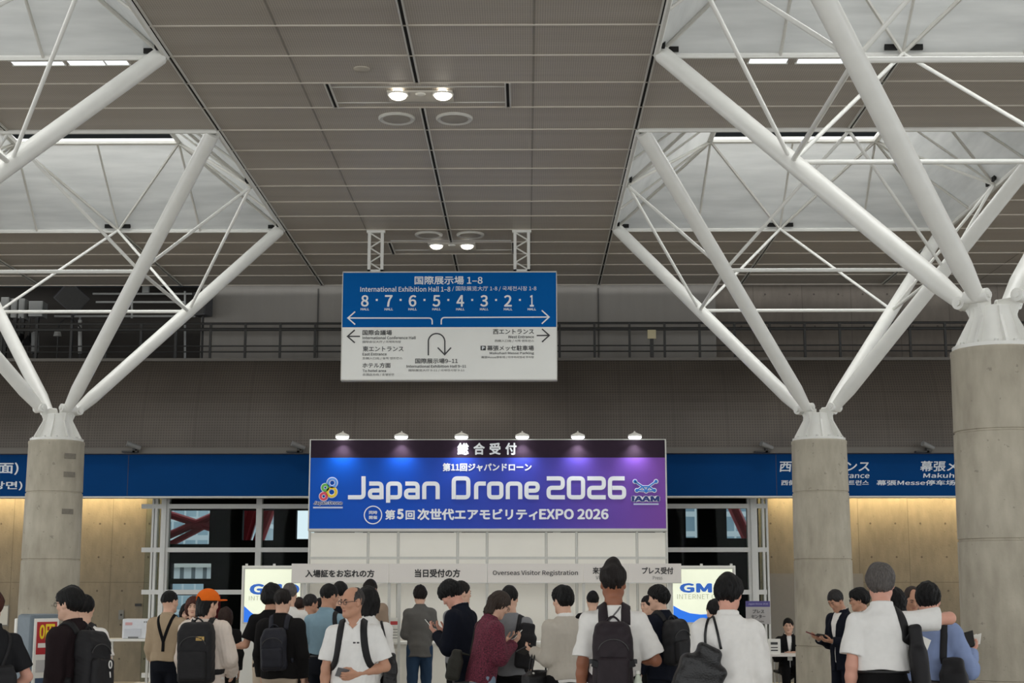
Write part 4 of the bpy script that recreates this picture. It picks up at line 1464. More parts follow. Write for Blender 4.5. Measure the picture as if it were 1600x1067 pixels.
t = thing('press_sign', 'small grey sign with violet heading reading プレスセンター on a pole', 'sign', ((a_[0] + c_[0]) / 2, Ys, 0))
zv = W(1184, 948, Ys)[2]
MB().box((a_[0], Ys, a_[2]), (c_[0], Ys + 0.02, zv)).build('board', mat('grey_sign_board', rgb(178, 174, 172), 0.55), t)
MB().box((a_[0], Ys, zv), (c_[0], Ys + 0.02, c_[2])).build('violet_heading', mat('violet_print', rgb(86, 78, 140), 0.55), t)
letter_px(t, 'プレス', 1176, 952, 1194, 958, Ys - 0.001, m_txt, .005)
letter_px(t, 'センター', 1174, 960, 1196, 966, Ys - 0.001, m_txt, .005)
letter_px(t, 'Press Center', 1176, 969, 1194, 972, Ys - 0.001, m_txtg, 0)
letter_px(t, 'Japan Drone 2026', 1169, 942, 1200, 945.5, Ys - 0.001, mat('pale_violet_print', rgb(190, 190, 226), 0.5), 0)
x = (a_[0] + c_[0]) / 2
MB().cyl((x, Ys + 0.035, 0.02), (x, Ys + 0.035, c_[2] - 0.02), 0.015, n=10).build('pole', m_alu, t)
MB().lathe((x, Ys + 0.035, 0), [(0.17, 0), (0.17, 0.012), (0.03, 0.025)], 20).build('base', m_grey, t)

# kiosk with red price panel
c = W(60, 1000, 14.0)
kx, ky = c[0], 14.0
ktop = W(60, 959, 14.0)[2]
t = thing('kiosk_stand', 'slate grey kiosk stand with white front and red price panel by the left column', 'kiosk', (kx, ky, 0))
Rk = np.array(Matrix.Rotation(math.radians(52), 3, 'Z'))
o = np.array((kx, ky, 0))
m_slate = mat('slate_grey_shell', rgb(104, 116, 124), 0.45, var=0.04)
def kb(lo, hi, name, m, bevel=0):
    lo, hi = np.array(lo), np.array(hi)
    return MB().obox(o + Rk @ ((lo + hi) / 2), hi - lo, Rk).build(name, m, t, bevel=bevel)
kb((-0.155, -0.11, 0), (0.155, 0.13, ktop), 'shell', m_slate, 0.03)
kb((-0.165, 0.11, 0.03), (0.165, 0.15, ktop - 0.04), 'back_plate', m_white, 0.01)
kb((-0.13, -0.122, 0.2), (0.13, -0.108, ktop - 0.04), 'front_plate', m_white, 0.004)
zr = ktop
kb((-0.105, -0.127, zr - 0.36), (0.105, -0.1215, zr - 0.07), 'red_panel', mat('red_price_panel', rgb(176, 30, 36), 0.5))
kb((-0.09, -0.129, zr - 0.30), (0.09, -0.1265, zr - 0.26), 'white_strip', m_white)
kb((-0.1, -0.126, zr - 0.52), (0.1, -0.1215, zr - 0.41), 'grey_panel', mat('kiosk_grey', rgb(190, 188, 186), 0.5))
kb((-0.1, -0.126, zr - 0.72), (0.1, -0.1215, zr - 0.57), 'blue_panel', mat('kiosk_blue', rgb(58, 78, 104), 0.5))
V, F = text_geo('0円', .012)
lo, hi = V.min(0), V.max(0)
q = (V - lo) / (hi - lo)
P = np.stack([-0.08 + 0.16 * q[:, 0], -0.1275 - 0.002 * q[:, 2], zr - 0.235 + 0.145 * q[:, 1]], 1)
mk('price_lettering', o + P @ Rk.T, F, mat('yellow_lettering', rgb(242, 212, 30), 0.5), t)
# ================================================================ PEOPLE: one smooth surface per body, garment, hair, bag
def smin(a, b, k):
    h = np.maximum(k - np.abs(a - b), 0) / k
    return np.minimum(a, b) - h * h * k * 0.25


class Grid:
    """signed distance on a lattice; surface() turns it into one closed mesh"""
    def __init__(s, lo, hi, h):
        s.lo, s.h = np.asarray(lo, float), h
        s.n = np.ceil((np.asarray(hi, float) - s.lo) / h).astype(int) + 1
        s.v = np.full(s.n, 0.3, np.float32)

    def add(s, f, lo, hi, k=0.015, op='u', m=None):
        m = k + 3 * s.h if m is None else m
        a = np.clip(np.floor((np.asarray(lo) - m - s.lo) / s.h).astype(int), 0, s.n)
        b = np.clip(np.ceil((np.asarray(hi) + m - s.lo) / s.h).astype(int) + 1, 0, s.n)
        if np.any(b <= a):
            return s
        X, Y, Z = [(s.lo[i] + s.h * np.arange(a[i], b[i])).astype(np.float32) for i in range(3)]
        d = f(X[:, None, None], Y[None, :, None], Z[None, None, :])
        q = (slice(a[0], b[0]), slice(a[1], b[1]), slice(a[2], b[2]))
        if op == 'u':
            s.v[q] = smin(s.v[q], d, k)
        elif op == 's':
            s.v[q] = -smin(-s.v[q], np.broadcast_to(d, s.v[q].shape), k)
        return s

    def cone(s, a, b, ra, rb=None, k=0.015, cut=None, **kw):
        a, b = np.asarray(a, float), np.asarray(b, float)
        rb = ra if rb is None else rb
        u = b - a
        L = max(1e-9, float(u @ u))
        def f(X, Y, Z):
            t = np.clip(((X - a[0]) * u[0] + (Y - a[1]) * u[1] + (Z - a[2]) * u[2]) / L, 0, 1)
            r = np.sqrt((X - a[0] - t * u[0]) ** 2 + (Y - a[1] - t * u[1]) ** 2 + (Z - a[2] - t * u[2]) ** 2) - (ra + (rb - ra) * t)
            if cut is not None:                                    # square end instead of a round one
                c, n = cut
                r = np.maximum(r, (X - c[0]) * n[0] + (Y - c[1]) * n[1] + (Z - c[2]) * n[2])
            return r
        R = max(ra, rb)
        return s.add(f, np.minimum(a, b) - R, np.maximum(a, b) + R, k, **kw)

    def ell(s, c, r, R=None, k=0.015, **kw):
        c, r = np.asarray(c, float), np.asarray(r, float)
        R = np.eye(3) if R is None else R
        def f(X, Y, Z):
            x, y, z = X - c[0], Y - c[1], Z - c[2]
            q = [(x * R[0, i] + y * R[1, i] + z * R[2, i]) / r[i] for i in range(3)]
            k0 = np.sqrt(q[0] ** 2 + q[1] ** 2 + q[2] ** 2)
            k1 = np.sqrt((q[0] / r[0]) ** 2 + (q[1] / r[1]) ** 2 + (q[2] / r[2]) ** 2)
            return k0 * (k0 - 1) / np.maximum(k1, 1e-6)
        e = np.abs(R) @ r
        return s.add(f, c - e, c + e, k, **kw)

    def rbox(s, c, hsz, r, R=None, k=0.01, **kw):
        c, hsz = np.asarray(c, float), np.asarray(hsz, float)
        R = np.eye(3) if R is None else R
        def f(X, Y, Z):
            x, y, z = X - c[0], Y - c[1], Z - c[2]
            q = [np.abs(x * R[0, i] + y * R[1, i] + z * R[2, i]) - hsz[i] + r for i in range(3)]
            return np.sqrt(sum(np.maximum(t, 0) ** 2 for t in q)) + np.minimum(np.maximum(np.maximum(q[0], q[1]), q[2]), 0) - r
        e = np.abs(R) @ hsz
        return s.add(f, c - e, c + e, k, **kw)

    def xyz(s):
        return np.meshgrid(*[(s.lo[i] + s.h * np.arange(s.n[i])).astype(np.float32) for i in range(3)], indexing='ij', sparse=True)

    def clip(s, f):
        X, Y, Z = s.xyz()
        s.v = np.maximum(s.v, f(X, Y, Z)).astype(np.float32)
        return s

    def rough(s, amp, freq, seed, stretch=(1, 1, 1)):
        rg = np.random.RandomState(seed)
        X, Y, Z = s.xyz()
        t = 0
        for i in range(6):
            d = rg.randn(3) * np.array(stretch)
            d = d / np.linalg.norm(rg.randn(3)) * freq
            t = t + np.sin(X * d[0] + Y * d[1] + Z * d[2] + rg.rand() * 6.3) / (1 + 0.35 * i)
        s.v = (s.v + amp * t * 0.45).astype(np.float32)
        return s

    def sample(s, p):
        q = (np.asarray(p) - s.lo) / s.h
        i = np.clip(np.floor(q).astype(int), 0, s.n - 2)
        t = np.clip(q - i, 0, 1)
        r = 0
        for a in (0, 1):
            for b in (0, 1):
                for c in (0, 1):
                    r += s.v[i[0] + a, i[1] + b, i[2] + c] * (t[0] if a else 1 - t[0]) * (t[1] if b else 1 - t[1]) * (t[2] if c else 1 - t[2])
        return float(r)

    def grad(s, p):
        e = s.h * 1.2
        return unit([s.sample(p + e * d) - s.sample(p - e * d) for d in np.eye(3)])

    def surface(s):
        v = s.v.copy()
        for ax in range(3):                                        # close at the lattice border
            q = [slice(None)] * 3
            for e in (0, -1):
                q[ax] = e
                v[tuple(q)] = np.maximum(v[tuple(q)], 0.001)
        neg = v < 0
        c = np.zeros(np.array(v.shape) - 1, np.int8)
        cor = [(a, b, d) for a in (0, 1) for b in (0, 1) for d in (0, 1)]
        sh = lambda A, o: A[o[0]:A.shape[0] - 1 + o[0], o[1]:A.shape[1] - 1 + o[1], o[2]:A.shape[2] - 1 + o[2]]
        for o in cor:
            c += sh(neg, o)
        mask = (c > 0) & (c < 8)
        ids = np.argwhere(mask)
        idx = np.full(mask.shape, -1, np.int32)
        idx[mask] = np.arange(len(ids))
        acc = np.zeros((len(ids), 3))
        cnt = np.zeros(len(ids))
        for o in cor:
            for ax in range(3):
                if o[ax]:
                    continue
                o2 = list(o)
                o2[ax] = 1
                va = v[ids[:, 0] + o[0], ids[:, 1] + o[1], ids[:, 2] + o[2]]
                vb = v[ids[:, 0] + o2[0], ids[:, 1] + o2[1], ids[:, 2] + o2[2]]
                cr = (va < 0) != (vb < 0)
                t = np.where(cr, va / np.where(cr, va - vb, 1), 0)
                p = np.tile(np.array(o, float), (len(ids), 1))
                p[:, ax] = t
                acc += p * cr[:, None]
                cnt += cr
        V = s.lo + s.h * (ids + acc / cnt[:, None])
        Q = []
        for ax in range(3):
            b1, b2 = (ax + 1) % 3, (ax + 2) % 3
            q0, q1 = [slice(None)] * 3, [slice(None)] * 3
            q0[ax], q1[ax] = slice(0, -1), slice(1, None)
            n0, n1 = neg[tuple(q0)], neg[tuple(q1)]
            E = np.argwhere(n0 != n1)
            E = E[(E[:, b1] > 0) & (E[:, b2] > 0) & (E[:, b1] < v.shape[b1] - 1) & (E[:, b2] < v.shape[b2] - 1)]
            s0 = n0[E[:, 0], E[:, 1], E[:, 2]]
            d1, d2 = np.zeros(3, int), np.zeros(3, int)
            d1[b1], d2[b2] = 1, 1
            g = lambda A: idx[A[:, 0], A[:, 1], A[:, 2]]
            q = np.stack([g(E - d1 - d2), g(E - d2), g(E), g(E - d1)], 1)
            q[~s0] = q[~s0][:, ::-1]
            Q.append(q)
        return V, np.vstack(Q)


def rotz(a):
    a = math.radians(a)
    return np.array([[math.cos(a), -math.sin(a), 0], [math.sin(a), math.cos(a), 0], [0, 0, 1]])


def rotx(a):
    a = math.radians(a)
    return np.array([[1, 0, 0], [0, math.cos(a), -math.sin(a)], [0, math.sin(a), math.cos(a)]])


def roty(a):
    a = math.radians(a)
    return np.array([[math.cos(a), 0, math.sin(a)], [0, 1, 0], [-math.sin(a), 0, math.cos(a)]])


PROF = np.array([  # height, half width, half depth, depth offset of the trunk
    (0.50, .178, .128, -.005), (0.68, .168, .122, -.006), (0.80, .160, .112, -.006), (0.86, .165, .118, -.01), (0.92, .167, .120, -.008), (1.02, .146, .102, 0), (1.12, .150, .104, .004), (1.22, .166, .114, .004),
    (1.29, .170, .114, -.002), (1.34, .160, .100, -.008), (1.38, .134, .086, -.012), (1.415, .098, .070, -.014), (1.45, .064, .058, -.014), (1.49, .052, .054, -.012)])


def trunk(g, T, off=0.0, k=0.03, z0=0.80, z1=1.49, wide=None, gx=1.0, gy=1.0, fem=False):
    """generalised cylinder following the spine; T = (R, pelvis)"""
    R, pel = T
    P = PROF[(PROF[:, 0] >= z0 - 1e-6) & (PROF[:, 0] <= z1 + 1e-6)].copy()
    zs, ws, ds, os_ = P[:, 0], P[:, 1] * gx + off, P[:, 2] * gy + off, P[:, 3]
    if wide is not None:                                    # loose boxy cut towards the hem
        for i, z in enumerate(zs):
            if z < 1.25:
                ws[i] = max(ws[i], wide[0])
                ds[i] = max(ds[i], wide[1])
    def f(X, Y, Z):
        x, y, z = X - pel[0], Y - pel[1], Z - pel[2]
        q = [x * R[0, i] + y * R[1, i] + z * R[2, i] + (0, 0, 0.92)[i] for i in range(3)]
        zc = np.clip(q[2], zs[0], zs[-1])
        w, d, o = np.interp(zc, zs, ws), np.interp(zc, zs, ds), np.interp(zc, zs, os_)
        k0 = np.sqrt((q[0] / w) ** 2 + ((q[1] - o) / d) ** 2)
        side = (k0 - 1) * np.minimum(w, d)
        return np.sqrt(np.maximum(side, 0) ** 2 + (q[2] - zc) ** 2) + np.minimum(side, 0)
    c0, c1 = R @ (0, 0, zs[0] - .92) + pel, R @ (0, 0, zs[-1] - .92) + pel
    e = max(ws.max(), ds.max()) + 0.02
    g.add(f, np.minimum(c0, c1) - (e, e, 0.06), np.maximum(c0, c1) + (e, e, 0.06), k)


SKIN = {'a': mat('skin_light', rgb(214, 172, 148), 0.5, var=0.06, scale=14, spec=0.3), 'b': mat('skin_tan', rgb(192, 144, 118), 0.5, var=0.06, scale=14, spec=0.3),
        'c': mat('skin_brown', rgb(150, 98, 74), 0.5, var=0.06, scale=14, spec=0.3), 'd': mat('skin_rosy', rgb(212, 158, 138), 0.5, var=0.06, scale=14, spec=0.3)}
def hairm(n, c):
    return mat('hair_' + n, rgb(*c), 0.45, var=0.4, scale=70, bump=0.9, bscale=170, stretch=(1.8, 1.8, 0.4), spec=0.25)
HAIR = {'black': hairm('black', (11, 9, 9)), 'brownblack': hairm('brownblack', (25, 18, 15)), 'brown': hairm('brown', (50, 33, 26)), 'grey': hairm('grey', (92, 87, 84)),
        'greybrown': hairm('greybrown', (58, 47, 40)), 'darkgrey': hairm('darkgrey', (42, 39, 38)), 'ash': hairm('ash', (66, 62, 60)), 'red': hairm('reddish', (74, 38, 28))}
def cloth(n, c, bump=0.35, var=0.025, scale=26, rough=0.85):
    if max(c) < 62:
        c = tuple(v * 0.66 for v in c)
    return mat('cloth_' + n, rgb(*c), rough, var=var, scale=scale, bump=bump, bscale=420, spec=0.15)
m_lens = mat('spectacle_frame', rgb(36, 32, 30), 0.35)
m_eye = mat('eye_dark', rgb(34, 26, 24), 0.3)
m_lip = mat('lip_rose', rgb(168, 96, 88), 0.5)
m_shoe = mat('shoe_leather', rgb(40, 36, 34), 0.45, var=0.1)
m_shoew = mat('shoe_white', rgb(210, 208, 204), 0.6, var=0.05)

ARM = {'hang': ((.16, -.06, -1), (.06, .20, -1), 'in'), 'hangf': ((.14, .06, -1), (.0, .45, -1), 'in'), 'phone': ((.22, .12, -1), (-.52, 1, .10), 'up'),
       'phonelow': ((.2, .05, -1), (-.35, .9, -.25), 'up'), 'front': ((.30, .10, -1), (-.9, .6, -.05), 'in'), 'strap': ((.32, -.02, -1), (-.45, .55, .8), 'in'),
       'side': ((.35, -.08, -1), (.05, .35, -1), 'in'), 'desk': ((.22, .38, -1), (-.52, .8, .30), 'down')}


class Person:
    pass


def person(label, px, top, D, yaw, lean=0, head=(0, 0), hair='short', hairc='black', skin='a', arms=('hang', 'hang'), upper=None, lower=None, h=0.011, build=1.0,
           sit=False, seed=1, glasses=False, face=True, curl=(0.5, 0.5), group=None, shoe=None, roll=0, fem=False, hx=0.0, palm=(None, None)):
    """px, top: where the head shows; D: distance; yaw 0 looks away from the camera, 90 towards the left, 180 at it"""
    Q = Person()
    dz = -0.36 if sit else 0.0
    pel = np.array((0, 0, 0.92 + dz))
    R = rotx(-lean)
    T = (R, pel)
    tp = lambda p: R @ (np.asarray(p, float) - (0, 0, 0.92)) + pel
    nb = tp((0, -.012, 1.445))
    Rh = rotz(head[1]) @ rotx(-head[0]) @ roty(roll)
    hc = nb + 0.6 * (R @ (0, .02, .075)) + 0.6 * (Rh @ (0, .03, .175))
    hp = lambda p: Rh @ np.asarray(p, float) + hc
    hd_top = hc[2] + 0.125
    Wt = W(px, top, D)
    s = Wt[2] / hd_top
    Rw = rotz(yaw)
    hw = Rw @ (hc * s)
    L = np.array((Wt[0] - hw[0] + hx, D - 0.0, 0.0))
    toW = lambda V: (np.asarray(V) * s) @ Rw.T + L
    Q.T, Q.tp, Q.hp, Q.Rh, Q.toW, Q.s, Q.R, Q.Rw, Q.L, Q.pel, Q.h, Q.hc = T, tp, hp, Rh, toW, s, R, Rw, L, pel, h, hc
    gx = build * (0.93 if fem else 1.0)
    # --- skeleton
    sh = [tp((sd * 0.167 * gx, -.008, 1.338)) for sd in (-1, 1)]
    el, wr, hands, lens = [], [], [], (0.285, 0.25)
    for i, sd in enumerate((-1, 1)):
        u, f, pm = ARM[arms[i]] if isinstance(arms[i], str) else arms[i]
        e = sh[i] + lens[0] * unit((u[0] * sd, u[1], u[2]))
        w = e + lens[1] * unit((f[0] * sd, f[1], f[2]))
        el.append(e)
        wr.append(w)
        d = unit(w - e)
        pv = {'in': (-sd, 0, 0), 'up': (-0.3 * sd, 0, 1), 'down': (0, 0, -1), 'back': (0, -1, 0), 'front': (0, 1, 0)}[palm[i] or pm]
        n = unit(np.asarray(pv, float) - d * np.dot(pv, d))
        hands.append((w, d, n, sd))
    hip = [np.array((sd * 0.088, -.005, 0.87 + dz)) for sd in (-1, 1)]
    if sit:
        knee = [np.array((sd * 0.10, .40, 0.51)) for sd in (-1, 1)]
        ank = [np.array((sd * 0.09, .36, 0.085)) for sd in (-1, 1)]
    else:
        st = random.Random(seed).uniform(-.03, .03)
        knee = [np.array((sd * 0.095, .018 + sd * st, 0.48)) for sd in (-1, 1)]
        ank = [np.array((sd * 0.105, -.03 + sd * st * 1.5, 0.085)) for sd in (-1, 1)]
    Q.sh, Q.el, Q.wr, Q.hands, Q.hip, Q.knee = sh, el, wr, hands, hip, knee
    pts = np.array(sh + el + wr + hip + knee + ank + [hc, pel])
    lo, hi = pts.min(0) - (.2, .24, .0), pts.max(0) + (.2, .24, .16)
    lo[2] = -0.02
    # --- body
    g = Grid(lo, hi, h)
    trunk(g, T, -0.008, 0.03, gx=gx)
    for i, sd in enumerate((-1, 1)):
        g.ell(sh[i], (.050, .054, .052), k=.045)
        g.cone(sh[i], el[i], .048, .038, k=.03)
        m_ = el[i] + (wr[i] - el[i]) * .3
        g.cone(el[i], m_, .039, .039, k=.02)
        g.cone(m_, wr[i], .039, .026, k=.02)
        g.cone(hip[i], knee[i], .078, .054, k=.03)
        c_ = knee[i] + (ank[i] - knee[i]) * .3 + (0, -.012, 0)
        g.cone(knee[i], c_, .053, .055, k=.02)
        g.cone(c_, ank[i], .054, .036, k=.02)
        g.cone(ank[i] + (0, -.02, -.04), ank[i] + (0, .12, -.055), .036, .03, k=.02)
        # hand: palm, four unequal bent fingers, thumb from the side of the palm
        w, d, n, _ = hands[i]
        lat = np.cross(d, n) * sd
        cu = curl[i]
        fine = h < 0.009
        for j, lo_ in enumerate((.028, .010, -.009, -.026)):
            kb_ = w + d * (.088 - .004 * abs(j - 1)) + lat * lo_
            g.cone(w + d * .015 + lat * lo_ * .6, kb_, .0155, .0125, k=.012)
            fl = (.068, .076, .071, .056)[j]
            p = kb_
            a = 0.25 * cu
            for q_, (fr, ra, rb_) in enumerate(((.44, .0098, .0092), (.31, .0092, .0085), (.25, .0085, .0068))):
                a += cu * (.45, .75, .5)[q_]
                e = p + (d * math.cos(a) + n * math.sin(a) + lat * (.12 * (1.2 - j) * .4)) * fl * fr
                g.cone(p, e, ra, rb_, k=.004 if fine else .003)
                p = e
        t0 = w + d * .025 + lat * .022 + n * .006
        t1 = t0 + (d * .55 + lat * .65 + n * .35) * .042
        t2 = t1 + (d * .85 + lat * .15 + n * (.3 + .3 * cu)) * .034
        t3 = t2 + (d * .9 - lat * .1 + n * (.3 + .3 * cu)) * .024
        g.cone(t0, t1, .0155, .012, k=.014)
        g.cone(t1, t2, .0118, .0102, k=.006)
        g.cone(t2, t3, .0102, .0085, k=.004)
    g.cone(nb + R @ (0, 0, -.03), hp((0, -.02, -.06)), .060 * (0.9 if fem else 1), .056 * (0.9 if fem else 1), k=.03)
    # head: skull, face, jaw, chin, cheeks, brow, nose, lips, sockets, ears
    hs_ = 1.0
    g.ell(hp((0, -.014, .024)), (.0755, .096, .098), Rh, k=.03)
    g.ell(hp((0, .026, -.040)), (.0565, .062, .078), Rh, k=.04)
    g.cone(hp((-.048, .0, -.062)), hp((-.016, .062, -.096)), .022, .018, k=.03)
    g.cone(hp((.048, .0, -.062)), hp((.016, .062, -.096)), .022, .018, k=.03)
    g.ell(hp((0, .068, -.100)), (.022, .018, .017), Rh, k=.025)
    g.cone(hp((-.036, .072, .026)), hp((.036, .072, .026)), .012, .012, k=.02)
    for sd in (-1, 1):
        g.ell(hp((sd * .042, .060, -.022)), (.022, .02, .02), Rh, k=.02)
        if face:
            g.ell(hp((sd * .031, .096, .006)), (.017, .014, .010), Rh, k=.008, op='s')
            g.ell(hp((sd * .031, .0765, .006)), (.0145, .0125, .0125), Rh, k=.004)
    g.cone(hp((0, .084, .010)), hp((0, .100, -.026)), .0075, .0115, k=.012)
    for sd in (-1, 1):
        g.ell(hp((sd * .011, .090, -.031)), (.0085, .010, .008), Rh, k=.006)
    if face:
        g.ell(hp((0, .081, -.058)), (.024, .012, .006), Rh, k=.006)
        g.ell(hp((0, .080, -.068)), (.020, .012, .007), Rh, k=.006)
    if hair != 'bob' and hair != 'long':
        for sd in (-1, 1):
            Re = Rh @ rotz(-sd * 18)
            g.ell(hp((sd * .080, -.006, -.002)), (.009, .021, .033), Re, k=.010)
            g.ell(hp((sd * .077, .004, -.026)), (.008, .012, .012), Re, k=.008)
            g.ell(hp((sd * .090, .002, .002)), (.007, .011, .018), Re, k=.006, op='s')
    V, F = g.surface()
    ob = mk('person', toW(V), F, SKIN[skin], None, True, origin=L)
    tag(ob, label, 'person', group)
    Q.ob, Q.g = ob, g
    # --- face details
    if face:
        b = MB()
        for sd in (-1, 1):
            b.ell(hp((sd * .031, .0885, .0055)), (.0105, .0028, .0045), 10, 6, Rh)
        o = b.build('eyes', m_eye, ob, True, origin=L); _fix(o, Q)
        b = MB()
        for sd in (-1, 1):
            b.tube([hp((sd * .014, .0905, .024)), hp((sd * .03, .0905, .030)), hp((sd * .047, .077, .024))], [.0035, .0042, .002], 6)
        o = b.build('eyebrows', HAIR['darkgrey' if hairc == 'grey' else 'brownblack'], ob, True); _fix(o, Q)
        b = MB()
        b.ell(hp((0, .0875, -.063)), (.021, .006, .0062), 12, 6, Rh)
        o = b.build('lips', m_lip, ob, True); _fix(o, Q)
    if glasses:
        b = MB()
        for sd in (-1, 1):
            b.tube([hp((sd * .034 + .023 * math.cos(t), .100 - .0 * math.cos(t), .004 + .017 * math.sin(t))) for t in np.linspace(0, 2 * PI, 15)[:-1]], .0022, 6, True)
            b.tube([hp((sd * .057, .099, .010)), hp((sd * .079, .05, .012)), hp((sd * .083, -.01, .010))], .0022, 6)
        b.tube([hp((-.011, .1, .008)), hp((0, .104, .011)), hp((.011, .1, .008))], .002, 6)
        o = b.build('eyeglasses', m_lens, ob, True); _fix(o, Q)
    make_hair(Q, hair, hairc, seed)
    # --- lower garment
    if lower:
        lower = dict(lower)
        lg = Grid((lo[0], lo[1], 0.02), (hi[0], hi[1], 1.08 + dz + 0.03), max(h, .010))
        trunk(lg, T if sit or lean < 8 else (np.eye(3), pel), .004, .03, 0.80, 1.02, gx=gx)
        lo_ = lower.get('off', .018)
        for i in range(2):
            lg.cone(hip[i], knee[i], .080 + lo_, .058 + lo_, k=.03)
            lg.cone(knee[i], ank[i] + (0, .005, .01), .058 + lo_, .046 + lo_ * .8, k=.02)
        lg.rough(.004, 30, seed + 5, (1, 1, .5))
        zt = lower.get('top', 1.03) + dz
        lg.clip(lambda X, Y, Z: Z - zt)
        lg.clip(lambda X, Y, Z: .055 - Z)
        V, F = lg.surface()
        mk(lower.get('name', 'trousers'), toW(V), F, lower['m'], ob, True)
        if lower.get('belt') and all(u_.get('hem', 0) > .95 for u_ in (upper or [])):
            b = MB()
            b.tube([np.array((math.cos(t) * .160 * gx, math.sin(t) * .110 - .002, zt - .05)) for t in np.linspace(0, 2 * PI, 25)[:-1]], .014, 6, True)
            o = b.build('belt', m_black, ob, True); _fix(o, Q)
    for i, sd in enumerate((-1, 1)):
        a = ank[i]
        sg_ = Grid(a - (.07, .12, .1), a + (.07, .23, .06), .009)
        sg_.cone((a[0], a[1] - .035, .05), (a[0], a[1] + .05, .05), .044, .046, k=.02)
        sg_.cone((a[0], a[1] + .05, .045), (a[0] + sd * .008, a[1] + .15, .036), .046, .036, k=.02)
        sg_.cone((a[0], a[1] - .02, .05), (a[0], a[1], .10), .044, .046, k=.02)
        sg_.clip(lambda X, Y, Z: .004 - Z)
        V, F = sg_.surface()
        mk('shoe', toW(V), F, shoe or m_shoe, ob, True)
    # --- upper garments, inner to outer
    Q.tg = g
    for u in (upper or []):
        garment(Q, u, seed, lo, hi, gx)
    return Q


def _fix(o, Q):
    """move a mesh given in body coordinates to where the person stands"""
    me = o.data
    n = len(me.vertices)
    co = np.zeros(n * 3, np.float32)
    me.vertices.foreach_get('co', co)
    V = co.reshape(-1, 3).astype(float) + np.array(root_of(o).location)
    if o.parent is None:
        V = co.reshape(-1, 3) + np.array(o.location)
    V = Q.toW(V) - np.array(root_of(o).location)
    me.vertices.foreach_set('co', V.astype(np.float32).ravel())
    me.update()


